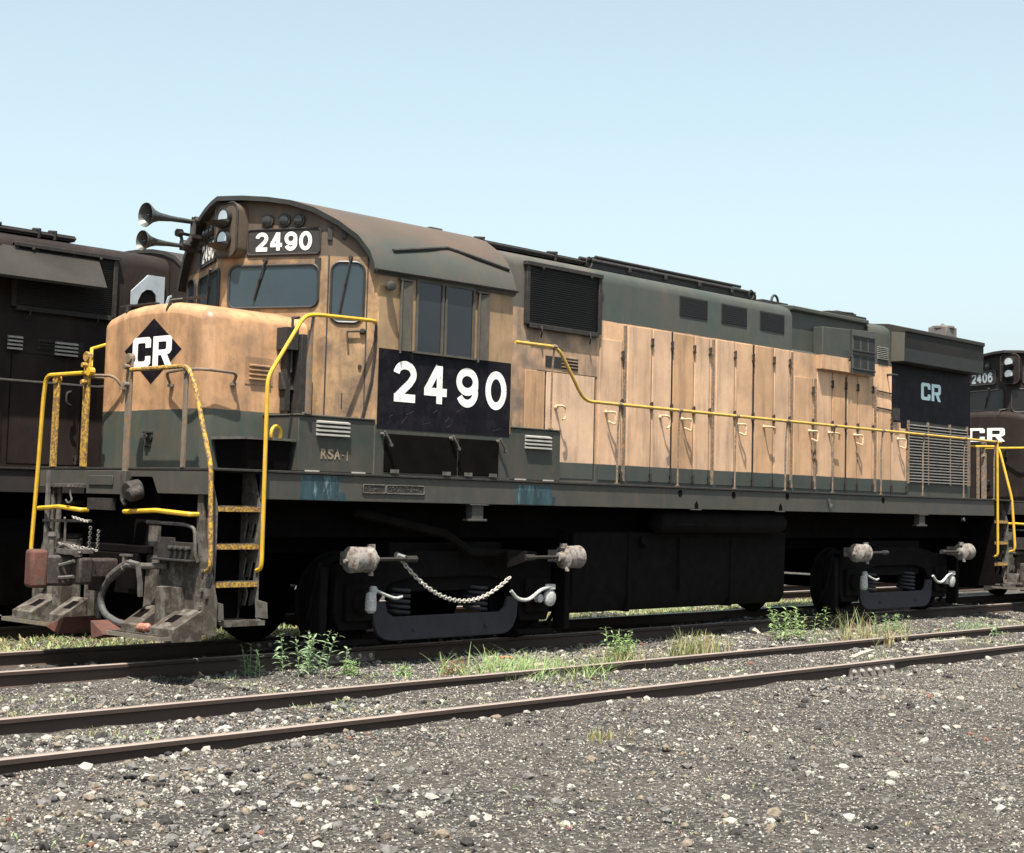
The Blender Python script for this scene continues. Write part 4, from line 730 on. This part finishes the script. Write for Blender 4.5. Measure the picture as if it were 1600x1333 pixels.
M['coup'] = simple('greasy coupler steel', (.022, .017, .015), .7, var=.4, nscale=10, col2=(.06, .035, .025), amt=.4, bmp=.3)
M['wframe'] = simple('dull window frame', (.065, .058, .046), .7, var=.3, nscale=8)
M['wing'] = livery('charcoal radiator bands', [(0, (.026, .029, .030)), (4.27, (.012, .011, .011)), (4.535, (.032, .030, .026))], grime=(.028, .025, .021), gr=.5, spec=.15)  # darker level band across the upper wing face, paler at the rim
M['wcap'] = livery('grey wing end', [(0, (.085, .08, .066))], gr=.5)
M['lip'] = simple('roof edge paint', (.018, .02, .018), .7, var=.3, nscale=6)
M['boxdoor'] = livery('grimy grille door', [(0, (.06, .066, .06))], gr=.5)
M['pale'] = simple('worn handle', (.52, .36, .22), .5, var=.2, nscale=20, col2=(.2, .15, .1), amt=.3)
def horns(root):
    t = tag(empty('air_horn', (0, 0, 0)), None); t.parent = root
    for x0, z0, L0, R0 in ((.77, 4.68, .66, .135), (.74, 4.39, .54, .112)):
        mb = MB(); mb.lathe([(.02,.005),(.16,R0*.35),(.03,R0*.82),(0,R0*.97),(-.005,R0),(.01,R0*1.01),(.05,R0*.80),(.10,R0*.55),(.18,R0*.36),(.34,R0*.24),(L0,R0*.19)], (x0, .9, z0), (1, 0, .02), 28)
        b = mb.build('horn_bell', 'horn', t)
        mb = MB(); mb.lathe([(-.02,.05),(.0,.06),(.05,.06),(.07,.04)], (x0+L0, .9, z0+.02), (1, 0, 0), 14)
        for k in range(6): mb.lathe([(-.03,.013),(.06,.013)], (x0+L0+.01, .9+.05*math.cos(k*PI/3), z0+.02+.05*math.sin(k*PI/3)), (1, 0, 0), 6)
        mb.build('horn_driver', 'dark', b)
    mb = MB(); mb.tube([(1.42,.9,4.68),(1.40,.88,4.52),(1.30,.9,4.38)], .04, 8); mb.box(1.36, 1.75, .82, .90, 4.50, 4.54); mb.box(1.36, 1.75, .94, .98, 4.36, 4.40); mb.tube([(1.28,.94,4.52),(1.30,.92,4.40)], .02, 6); mb.lathe([(0,.045),(.06,.05),(.08,.03)], (1.22, .94, 4.55), (1, 0, 0), 10); mb.tube([(1.22,.94,4.55),(1.42,.92,4.54)], .018, 6); mb.tube([(1.42,.9,4.6),(1.66,.95,4.46),(1.70,.95,3.9)], .015, 6)
    mb.build('horn_bracket', 'dark', t)
M['horn'] = simple('horn metal', (.055, .062, .058), .4, metal=.3, var=.3, nscale=12, col2=(.14, .11, .085), amt=.3)
M['truck2'] = simple('spring plank paint', (.016, .016, .022), .8, var=.3, nscale=6)
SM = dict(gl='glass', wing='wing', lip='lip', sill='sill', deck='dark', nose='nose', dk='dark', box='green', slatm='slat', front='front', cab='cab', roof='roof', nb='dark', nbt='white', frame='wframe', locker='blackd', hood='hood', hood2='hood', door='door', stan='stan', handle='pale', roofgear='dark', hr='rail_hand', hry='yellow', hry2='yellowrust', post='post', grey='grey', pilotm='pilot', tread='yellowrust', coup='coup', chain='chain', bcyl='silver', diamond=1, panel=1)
SB = dict(SM, nbt='emblem', gl='glassb', wing='bhood', lip='dark', sill='bsill', nose='bhood', box='bsill', slatm='dark', front='bhood', cab='bhood', roof='broof', frame='dark', hood='bhood', hood2='bhood', door='bhood', handle='dark', roofgear='broof', hr='dark', hry='yellow', hry2='yellow', bcyl='dark', chain='dark', diamond=0, panel=0, nosecr=1)
main = tag(empty('diesel_locomotive', (0, 0, 0)), 'weathered orange and green diesel locomotive with yellow handrails and big 2490 on its cab', 'locomotive', 'diesel locomotives in the yard')
hood, cw, cf, nose = locomotive(main, SM, '2490')
horns(main)

rear = tag(empty('diesel_locomotive', (19.03, 0, 0)), 'black diesel locomotive numbered 2406 coupled behind the orange one at the right edge', 'locomotive', 'diesel locomotives in the yard')
locomotive(rear, SB, '2406', detail=1)
left = tag(empty('diesel_locomotive', (6.87, 4.1, 0), PI), 'dark brown black diesel locomotive on the next track behind the orange nose at left', 'locomotive', 'diesel locomotives in the yard')
lh, lw, lf, ln = locomotive(left, dict(SB, nosecr=0, flap=1, slatm='slat', hry='dark', hry2='dark'), '2400', sg=-1, detail=1)

mb = MB(); mb.tube([(1.7,-.62,4.80),(1.7,-.60,5.0),(1.7,-.30,5.02),(1.7,-.28,4.82)], .035, 6); mb.box(1.62, 1.78, -.62, -.28, 4.79, 4.83); mb.build('roof_bracket', 'wframe', rear)
# extra fittings that only the left black locomotive shows
def lfr(x, z): return Frame((6.87-x, .95, z), (-1, 0, 0), (0, 0, 1), (0, 1, 0))
fr = lfr(0, 0)
mb = MB()
vs, fs = curve_fill([[(0,0),(0,.17),(.24,.40),(.49,.40),(.49,0),(.385,0),(.385,.06),(.36,.16),(.30,.21),(.22,.21),(.15,.16),(.10,.06),(.09,0)]], .012)
f3 = Frame((6.87-2.10, .955, 3.98), (-1, 0, 0), (0, 0, 1), (0, 1, 0)); mb.add([f3.p(v[0], v[1], .03+v[2]) for v in vs], fs)
vs, fs = curve_fill([[(.62,.19),(.56,.16),(.53,.08),(.54,0),(.565,0),(.56,.08),(.58,.14),(.63,.165)]], .012); mb.add([f3.p(v[0], v[1], .03+v[2]) for v in vs], fs)
mb.build('painted_emblem', 'emblem', lh)
for x0, x1, z0 in ((.44, .62, 3.27), (1.07, 1.37, 3.25), (-.6, -.3, 3.25)):
    mb = MB()
    for k in range(4): z = z0+k*.045; mb.hexa([fr.p(x0,z,.015), fr.p(x1,z,.015), fr.p(x1,z,.06), fr.p(x0,z,.06), fr.p(x0,z+.03,.015), fr.p(x1,z+.03,.015), fr.p(x1,z+.017,.06), fr.p(x0,z+.017,.06)])
    mb.build('hood_louver', 'slat', lh)

# ------------------------------------------------------------------ ground
def gnoise(x, y, s, seed):
    """cheap smooth value noise (numpy)"""
    g = np.random.default_rng(seed).random((257, 257)); xs = (x/s) % 256; ys = (y/s) % 256
    i = np.floor(xs).astype(int); j = np.floor(ys).astype(int); fx = xs-i; fy = ys-j; fx = fx*fx*(3-2*fx); fy = fy*fy*(3-2*fy)
    return (g[i, j]*(1-fx)+g[i+1, j]*fx)*(1-fy)+(g[i, j+1]*(1-fx)+g[i+1, j+1]*fx)*fy
TRACKS = [4.1, 0.0, -4.114]
def gz(x, y):
    base = -.155+.055*np.clip((-2.6-y)/.5, 0, 1)                          # cinders lie higher round the foreground track
    z = base+.07*(gnoise(x, y, 1.7, 3)-.5)+.045*(gnoise(x, y, .45, 4)-.5)+.02*(gnoise(x, y, .16, 5)-.5)
    d = np.minimum(np.minimum(abs(abs(y)-.755), abs(abs(y-TRACKS[0])-.755)), abs(abs(y-TRACKS[2])-.755))
    z = np.where(d < .16, np.minimum(z, -.082), z)                       # cinders stay below the rail head
    z = z-.085*np.clip(1.25-abs(x-6.4)/.62, 0, 1)*np.clip(1.6-abs(y+5.0)/.16, 0, 1)   # scraped clear at the rail joint
    k = np.clip((np.hypot(x-2, y+3)-70)/60, 0, 1); return z*(1-k)-.17*k
def axis(a, b, step, far, g=1.25):
    c = list(np.arange(a, b+1e-6, step)); s = step
    lo, hi = [], []; p = a
    while p > -far: s *= g; p -= s; lo.append(p)
    s = step; p = b
    while p < far: s *= g; p += s; hi.append(p)
    return np.array(lo[::-1]+c+hi)
gx = axis(-7, 22, .085, 900); gy = axis(-11, 3.2, .075, 900)
XX, YY = np.meshgrid(gx, gy, indexing='ij'); ZZ = gz(XX, YY)
nx, ny = XX.shape
me = bpy.data.meshes.new('ground'); V = np.stack([XX, YY, ZZ], -1).reshape(-1, 3)
idx = np.arange(nx*ny).reshape(nx, ny); F = np.stack([idx[:-1,:-1], idx[1:,:-1], idx[1:,1:], idx[:-1,1:]], -1).reshape(-1, 4)
me.from_pydata(V.tolist(), [], F.tolist()); me.polygons.foreach_set('use_smooth', [True]*len(F))
m, nt, bs = nmat('cinder ground'); tc = N(nt, 'ShaderNodeTexCoord'); v = tc.outputs['Object']
n1 = noise(nt, .55, v, 6, .65); n2 = noise(nt, 7, v, 6, .7); n3 = noise(nt, 45, v, 4, .7)
c = mixc(nt, ramp(nt, n2, .3, .7), (.024, .023, .022), (.075, .071, .064))
c = mixc(nt, ramp(nt, n1, .46, .66), c, mixc(nt, n2, (.06, .056, .048), (.115, .104, .088)))
vo = N(nt, 'ShaderNodeTexVoronoi'); vo.inputs['Scale'].default_value = 38; L(nt, v, vo.inputs['Vector'])
spk = N(nt, 'ShaderNodeSeparateColor'); L(nt, vo.outputs['Color'], spk.inputs[0])
c = mixc(nt, mathn(nt, 'MULTIPLY', ramp(nt, spk.outputs[0], .62, .95), ramp(nt, vo.outputs['Distance'], .75, .3)), c, (.20, .19, .165))
c = mixc(nt, mathn(nt, 'MULTIPLY', ramp(nt, n3, .45, .7), .5), c, (.012, .0115, .011))
L(nt, c, bs.inputs['Base Color']); setp(bs, Roughness=.95, Specular_IOR_Level=.15)
bump(nt, bs, mathn(nt, 'ADD', n3, mathn(nt, 'MULTIPLY', vo.outputs['Distance'], -.6)), .9, .025)
me.materials.append(m); go = bpy.data.objects.new('ground', me); COL.objects.link(go); tag(go, kind='structure')

# ------------------------------------------------------------------ tracks: rails, joint bars, half-buried ties
m, nt, bs = nmat('rail steel'); tc = N(nt, 'ShaderNodeTexCoord'); v = tc.outputs['Object']; ge = N(nt, 'ShaderNodeSeparateXYZ'); L(nt, v, ge.inputs[0])
top = ramp(nt, ge.outputs[2], -.006, -.003)
nz = noise(nt, 14, v, 5, .65, (.15, 1, 1)); sd2 = mixc(nt, nz, (.020, .013, .010), (.06, .037, .027))
L(nt, mixc(nt, top, sd2, mixc(nt, nz, (.24, .19, .165), (.40, .34, .30))), bs.inputs['Base Color'])
L(nt, mathn(nt, 'SUBTRACT', .8, mathn(nt, 'MULTIPLY', top, .42)), bs.inputs['Roughness']); L(nt, mathn(nt, 'MULTIPLY', top, .25), bs.inputs['Metallic']); M['rail'] = m
M['tie'] = simple('weathered tie', (.055, .048, .041), .95, var=.4, nscale=5, stretch=(6, .6, 6), bmp=.4)
M['rustrail'] = simple('joint steel', (.10, .085, .075), .7, var=.3, nscale=12, col2=(.2, .17, .14), amt=.4)
RP = [(-.065,-.18),(.065,-.18),(.065,-.165),(.010,-.135),(.010,-.045),(.036,-.035),(.036,-.006),(.028,0),(-.028,0),(-.036,-.006),(-.036,-.035),(-.010,-.045),(-.010,-.135),(-.065,-.165)]
def track(y0, x0, x1, label, ties):
    t = tag(empty('railway_track', (0, y0, 0)), label, 'railway track', 'parallel tracks of the yard')
    for s in (-.755, .755):
        mb = MB(); mb.prism([(s+a, b) for a, b in RP], x0, x1, 'x'); o = mb.build('rail', 'rail', t, ang=50)
        for xj in ([6.4] if (y0 < -1 and s < 0) else [2.6+.3*s, 14.2]):
            mb = MB()
            for q in (-1, 1): mb.prism([(s+q*.012,-.14),(s+q*.045,-.15),(s+q*.030,-.12),(s+q*.030,-.06),(s+q*.035,-.045),(s+q*.012,-.045)], xj-.48, xj+.48, 'x')
            j = mb.build('joint_bar', 'rustrail', o)
            for k in range(6): mb = MB(); mb.lathe([(0,.026),(.025,.026),(.026,.014),(.04,.014)], (xj-.40+k*.16, s-.03, -.09), (0, -1, 0), 8); mb.build('bolt', 'bright', j)
    for k, x in enumerate(ties):
        mb = MB(); dx = random.uniform(-.05, .05); h = random.uniform(-.185, -.155)
        mb.box(x-.11+dx, x+.11+dx, -1.3, 1.3, h-.12, h); mb.build('tie', 'tie', t, bev=.012)
track(-4.114, -40, 90, 'empty rusty track in the foreground with weeds along its rails', [-6+.56*k for k in range(50)])
track(0, -60, 90, 'track under the orange locomotive, shiny near rail showing at lower left', [-6+.56*k for k in range(18)])
track(4.1, -60, 90, 'track under the dark locomotive at left, behind the orange one', [-4+.56*k for k in range(8)])

# ------------------------------------------------------------------ loose stones (too many to count) and single larger pieces
def rockmesh(seed, n=1):
    r = random.Random(seed); bm = bmesh.new(); bmesh.ops.create_icosphere(bm, subdivisions=n, radius=1)
    sx, sy, sz = r.uniform(.7, 1.2), r.uniform(.6, 1.0), r.uniform(.45, .8)
    cuts = [(Vector((r.uniform(-1, 1), r.uniform(-1, 1), r.uniform(-1, 1))).normalized(), r.uniform(.5, .9)) for _ in range(6)]
    for v_ in bm.verts:
        p = v_.co.copy()
        for n_, d in cuts:
            e = p.dot(n_)-d
            if e > 0: p -= n_*e
        v_.co = Vector((p.x*sx, p.y*sy, p.z*sz))*r.uniform(.92, 1.08)
    vs = np.array([v_.co[:] for v_ in bm.verts]); fs = np.array([[l.index for l in f.verts] for f in bm.faces]); bm.free(); return vs, fs
ROCKS = [rockmesh(s) for s in range(12)]
def density(x, y):
    d = np.full(len(x), .10)
    d += 1.5*np.clip(gnoise(x, y, 1.5, 21)*1.8-.75, 0, 1)*(.3+gnoise(x, y, .35, 22))+.25*gnoise(x, y, .5, 23)
    d *= np.where((y > -2.9) & (y < -.9), 1.0, 1.0)
    return d
def stones(name, count, area, sizes, mats, label, seed, pool=ROCKS, even=.0, pw=4.0):
    r = np.random.default_rng(seed); x = r.uniform(area[0], area[1], count*3); y = r.uniform(area[2], area[3], count*3)
    keep = r.random(count*3) < np.maximum(density(x, y)*.8, even)
    d = np.minimum(np.minimum(abs(abs(y)-.755), abs(abs(y-TRACKS[0])-.755)), abs(abs(y-TRACKS[2])-.755)); keep &= d > .06
    x, y = x[keep][:count], y[keep][:count]; z = gz(x, y); n = len(x)
    s = sizes[0]+(sizes[1]-sizes[0])*r.random(n)**pw
    VV, FF, MM = [], [], []; b = 0; pick = r.integers(0, len(pool), n); mi = r.choice(len(mats), n, p=[m_[1] for m_ in mats])
    a = r.random(n)*6.283; e = (r.random(n)-.5)*1.2; ca, sa, ce, se = np.cos(a), np.sin(a), np.cos(e), np.sin(e)
    for k, (vs, fs) in enumerate(pool):
        q = np.where(pick == k)[0]
        if not len(q): continue
        X0, Y0, Z0 = vs[:, 0][None], vs[:, 1][None], vs[:, 2][None]
        Y1 = Y0*ce[q, None]-Z0*se[q, None]; Z1 = Y0*se[q, None]+Z0*ce[q, None]; X2 = X0*ca[q, None]-Y1*sa[q, None]; Y2 = X0*sa[q, None]+Y1*ca[q, None]
        S3 = s[q, None]; VV.append(np.stack([X2*S3+x[q, None], Y2*S3+y[q, None], Z1*S3+z[q, None]+S3*.22], -1).reshape(-1, 3))
        FF.append((fs[None]+(np.arange(len(q))*len(vs))[:, None, None]+b).reshape(-1, 3)); b += len(q)*len(vs); MM.append(np.repeat(mi[q], len(fs)))
    MM = np.concatenate(MM)
    me = bpy.data.meshes.new(name); me.from_pydata(np.concatenate(VV).tolist(), [], np.concatenate(FF).tolist())
    for m_, _ in mats: me.materials.append(m_)
    me.polygons.foreach_set('material_index', MM); o = bpy.data.objects.new(name, me); COL.objects.link(o); return tag(o, label, 'gravel', kind='stuff')
def rk(name, c): return simple(name, c, .9, var=.35, nscale=40, spec=.2)
RM = [(rk('pale stone', (.27, .255, .225)), .30), (rk('grey stone', (.11, .107, .102)), .36), (rk('cinder lump', (.03, .029, .028)), .16), (rk('brown stone', (.15, .125, .098)), .17), (rk('reddish stone', (.15, .075, .055)), .01)]
stones('gravel', 34000, (-6, 20, -10.5, 3.0), (.007, .050), RM, 'loose mixed gravel and cinders scattered between the tracks', 31)

def chipmesh(seed):
    r = random.Random(seed); vs = np.array([(1, 0, 0), (0, 1, 0), (-1, 0, 0), (0, -1, 0), (0, 0, 1), (0, 0, -1)], float)*np.array([r.uniform(.7, 1.2), r.uniform(.6, 1), r.uniform(.5, .8)])
    vs += np.array([[r.uniform(-.25, .25) for _ in range(3)] for _ in range(6)]); return vs, np.array([(0,1,4),(1,2,4),(2,3,4),(3,0,4),(1,0,5),(2,1,5),(3,2,5),(0,3,5)])
CHIPS = [chipmesh(s_) for s_ in range(10)]
stones('fine_gravel', 120000, (-6, 9, -10.5, -4.2), (.004, .013), RM, 'fine packed cinder grit in front of the foreground track', 33, CHIPS, .55, 2.0)
stones('fine_gravel', 70000, (-4, 19, -4.2, -.8), (.005, .015), RM, 'fine packed cinder grit between and beside the rails', 34, CHIPS, .5, 2.0)
def scatter_one(kind, x, y, size, col, label, cat, seed, sq=(1, 1, 1)):
    vs, fs = rockmesh(seed, 2); mb = MB(); z = float(gz(np.array([x]), np.array([y]))[0])
    mb.add([(v_[0]*size*sq[0], v_[1]*size*sq[1], v_[2]*size*sq[2]) for v_ in vs], [tuple(f) for f in fs])
    o = mb.build(kind, rk(kind+' surface', col), None, ang=25); o.location = (x, y, z+size*.35*sq[2]); o.rotation_euler = (.2, .1, seed); return tag(o, label, cat)
scatter_one('brick_fragment', 4.28, -1.44, .075, (.36, .12, .07), 'small orange red brick fragment on cinders near the locomotive shadow', 'brick', 2, (1.2, .8, .6))
scatter_one('stone', 9.84, -1.10, .10, (.34, .29, .24), 'round tan stone at the edge of the locomotive shadow', 'stone', 5)
scatter_one('stone', -1.7, -4.1, .085, (.42, .40, .36), 'pale angular stone between the rails of the foreground track', 'stone', 9, (1.2, .9, .7))
def plank(x, y, l, wd, rz, label, col=(.26, .21, .165)):
    mb = MB(); n = 6
    for k in range(n): a, b = -l/2+l*k/n, -l/2+l*(k+1)/n; j = lambda t: .006*math.sin(7*t+x); mb.hexa([(a,-wd/2+j(a),-.015),(b,-wd/2+j(b),-.015),(b,wd/2+j(b),-.015),(a,wd/2+j(a),-.015),(a,-wd/2+j(a),.015),(b,-wd/2+j(b),.015),(b,wd/2+j(b),.015),(a,wd/2+j(a),.015)]) 
    o = mb.build('wood_scrap', simple('weathered wood', col, .9, var=.35, nscale=6, stretch=(.5, 8, 8)), None)
    o.location = (x, y, float(gz(np.array([x]), np.array([y]))[0])+.02); o.rotation_euler = (.05, -.03, rz); return tag(o, label, 'wood scrap')
plank(3.2, -2.25, 1.7, .12, .02, 'long grey wooden board lying beside the near weeds along the rail')
plank(6.65, -3.0, .55, .07, .5, 'short broken stick of wood beside the middle grass tuft')
plank(7.9, -3.9, .9, .06, .25, 'thin pale wooden lath lying between the foreground rails', (.32, .28, .22))
plank(10.4, -3.75, .7, .05, -.2, 'greyish wood splinter between the rails beyond the rail joint', (.28, .26, .22))

# ------------------------------------------------------------------ weeds
def leafm(name, a, b):
    m, nt, bs = nmat(name); tc = N(nt, 'ShaderNodeTexCoord'); n = noise(nt, 9, tc.outputs['Object'], 3)
    L(nt, mixc(nt, ramp(nt, noise(nt, 2.5, tc.outputs['Object'], 3), .55, .75), mixc(nt, ramp(nt, n, .35, .65), a, b), tuple(x*.8+.05*y for x, y in zip(a, (1.6, 1, .6)))), bs.inputs['Base Color']); setp(bs, Roughness=.55, Specular_IOR_Level=.3)
    tr = N(nt, 'ShaderNodeBsdfTranslucent'); tr.inputs[0].default_value = (*[min(1, x*1.5) for x in b], 1); mx = N(nt, 'ShaderNodeMixShader'); mx.inputs[0].default_value = .3
    out = nt.nodes['Material Output']; L(nt, bs.outputs[0], mx.inputs[1]); L(nt, tr.outputs[0], mx.inputs[2]); L(nt, mx.outputs[0], out.inputs[0]); return m
M['leaf'] = leafm('weed leaf', (.17, .27, .10), (.32, .43, .20)); M['leaf2'] = leafm('blue green weed leaf', (.17, .26, .15), (.31, .41, .25)); M['blade'] = leafm('grass blade', (.13, .18, .06), (.26, .28, .12)); M['dry'] = leafm('dry grass', (.25, .20, .11), (.36, .30, .18)); M['redleaf'] = leafm('reddish weed leaf', (.16, .05, .03), (.22, .10, .04))
def leaf(mb, p, d, l, w_, droop=.3, m=0):
    d = Vector(d).normalized(); s = d.cross(Vector((0, 0, 1))); s = s.normalized() if s.length > .05 else Vector((1, 0, 0)); p = Vector(p); prev = None; n = 3; vs = []
    for k in range(n+1):
        t = k/n; c = p+d*l*t+Vector((0, 0, -droop*l*t*t)); ww = w_*(.45+1.3*t if t < .4 else 1.0*(1-t)/.6+.02); vs += [c-s*ww*.5, c+s*ww*.5+Vector((0, 0, ww*.15))]
    mb.add(vs, [(2*k, 2*k+1, 2*k+3, 2*k+2) for k in range(n)], m)
def weed(x, y, h, stems, spread, kind, mat, label, group=None, seed=0, name='weed', cat='weed'):
    r = random.Random(seed); z = float(gz(np.array([x]), np.array([y]))[0]); mb = MB(); sb = MB()
    for i in range(stems):
        a = r.uniform(0, 6.28); rad = r.uniform(0, spread)*.5; bx_, by_ = rad*math.cos(a), rad*math.sin(a); hh = h*r.uniform(.55, 1.05); lean = r.uniform(.05, .45)*(.4+spread*1.5 if kind != 'leafy' else .6); la = a+r.uniform(-.8, .8)
        if kind == 'leafy':
            pts = [Vector((bx_+lean*hh*t*t*math.cos(la), by_+lean*hh*t*t*math.sin(la), hh*t-.02)) for t in (0, .25, .5, .75, 1)]
            sb.tube(pts, [.006, .005, .004, .003, .002], 5); nl = int(hh/.022)
            for k in range(nl):
                t = .12+.88*k/nl; q = pts[0].lerp(pts[-1], t); i0 = min(3, int(t*4)); q = pts[i0].lerp(pts[i0+1], t*4-i0); b = k*2.4+r.uniform(-.4, .4); up = r.uniform(.25, .9); l = r.uniform(.08, .17)*(1.15-.5*t)*min(1.2, .5+h)
                leaf(mb, q, (math.cos(b), math.sin(b), up), l, l*.27, r.uniform(.15, .6))
        else:
            nb = 3
            for k in range(nb):
                b = r.uniform(0, 6.28); tip = Vector((math.cos(b)*lean*hh, math.sin(b)*lean*hh, hh)); w_ = r.uniform(.004, .009) if kind == 'grass' else .004
                p0 = Vector((bx_+r.uniform(-.02, .02), by_+r.uniform(-.02, .02), -.02)); s = tip.cross(Vector((0, 0, 1))).normalized(); n = 4; vs = []
                bend = r.uniform(.0, .5)
                for j in range(n+1):
                    t = j/n; c = p0+Vector((tip.x*t*t*(1+bend), tip.y*t*t*(1+bend), hh*(t-.35*bend*t*t))); ww = w_*(1-t)+.0008; vs += [c-s*ww, c+s*ww]
                mb.add(vs, [(2*j, 2*j+1, 2*j+3, 2*j+2) for j in range(n)], 1 if (isinstance(mat, tuple) and r.random() < .35) else 0)
    root = empty(name, (x, y, z)); tag(root, label, cat, group)
    mb.build('foliage', list(mat) if isinstance(mat, tuple) else mat, root)
    if sb.v: sb.build('stem', 'leaf', root)
    return root
G = 'weeds growing along the rails'
weed(.72, -1.30, .36, 4, .16, 'leafy', 'leaf2', 'single bent weed at the far left end of the weeds, below the step ladder', G, 1)
weed(1.12, -1.62, .46, 13, 1.0, 'leafy', 'leaf2', 'biggest clump of leafy weeds, below the yellow step handrail', G, 2)
weed(1.5, -1.95, .24, 9, .2, 'leafy', 'leaf', 'small pale weed right of the biggest weed clump', G, 3)
weed(1.85, -2.28, .16, 9, .2, 'leafy', 'leaf', 'very small weed beside the long wooden board', G, 4)
weed(2.28, -2.55, .2, 14, .35, 'leafy', 'redleaf', 'reddish brown withered weed left of the low grass patch', G, 5)
weed(2.95, -2.92, .26, 170, 1.9, 'grass', ('leaf', 'blade'), 'wide low patch of green grass along the foreground rail', G, 6, 'grass_patch', 'grass')
weed(4.53, -2.88, .42, 14, .3, 'leafy', 'leaf', 'tall green weed standing in grass right in front of the rail', G, 7)
weed(4.42, -2.98, .30, 60, .8, 'grass', ('blade', 'dry'), 'grass around the foot of the tall weed at the rail', G, 8, 'grass_tuft', 'grass')
weed(5.90, -2.95, .36, 80, .7, 'grass', ('blade', 'dry'), 'spiky yellow green grass tuft beside the short stick', G, 9, 'grass_tuft', 'grass')
weed(9.15, -2.05, .55, 7, .7, 'leafy', 'leaf', 'tall leafy weed in front of the fuel tank, left of two', G, 10)
weed(10.1, -1.80, .45, 6, .6, 'leafy', 'leaf', 'slimmer leafy weed just right of the tall one by the tank', G, 11)
weed(11.8, -1.45, .42, 14, 1.0, 'grass', ('leaf', 'dry'), 'thin stalks in front of the rear truck spring plank', G, 12, 'grass_tuft', 'grass')
weed(12.3, -1.9, .32, 10, .8, 'leafy', 'leaf', 'low leafy weed below the rear truck', G, 13)
weed(9.30, -3.2, .36, 50, 1.2, 'grass', ('dry', 'blade'), 'straw coloured grass tuft above the bolted rail joint', G, 14, 'grass_tuft', 'grass')
weed(12.36, -3.15, .24, 24, .9, 'leafy', 'leaf2', 'low blue green weed between the foreground rails at right', G, 15)
weed(8.4, -2.98, .16, 5, .3, 'leafy', 'leaf', 'small weed at the rail below the tall leafy weed', G, 16)
weed(-2.6, -3.0, .16, 26, .5, 'grass', ('blade', 'dry'), 'thin grass tuft by the foreground rail at lower left', G, 17, 'grass_tuft', 'grass')
weed(.2, -6.2, .12, 24, .5, 'grass', ('dry', 'blade'), 'dry grass tuft in front of the foreground track at the bottom', G, 18, 'grass_tuft', 'grass')
# ground cover that nobody could count
def cover(name, n, area, h, mats, label, seed, thr=.5):
    r = random.Random(seed); mb = MB(); xs = np.array([r.uniform(area[0], area[1]) for _ in range(n)]); ys = np.array([r.uniform(area[2], area[3]) for _ in range(n)]); zs = gz(xs, ys); dn = gnoise(xs, ys, .8, seed+50)
    for x, y, z, d in zip(xs, ys, zs, dn):
        if d < thr: continue
        for _ in range(3):
            b = r.uniform(0, 6.28); hh = h*r.uniform(.4, 1.1); l = Vector((math.cos(b), math.sin(b), r.uniform(.5, 2))); px, py = x+r.uniform(-.04, .04), y+r.uniform(-.04, .04)
            leaf(mb, (px, py, z-.005), l, hh, hh*r.uniform(.08, .25), r.uniform(.1, .5), r.randrange(len(mats)))
    return tag(mb.build(name, list(mats)), label, 'ground cover', kind='stuff')
cover('ground_cover', 5200, (-5, 17, -4.6, -1.2), .075, ('leaf', 'blade', 'dry', 'leaf2'), 'sparse low weeds and straw scattered between the tracks', 41, .56)
cover('grass', 5200, (-3, 20, 1.75, 3.0), .13, ('leaf', 'blade', 'dry'), 'pale grass strip between the two locomotives', 42, .2)
cover('ground_cover', 900, (-5, 10, -10, -5), .06, ('blade', 'dry', 'leaf'), 'thin scattered weeds on the cinders in the foreground', 43, .62)
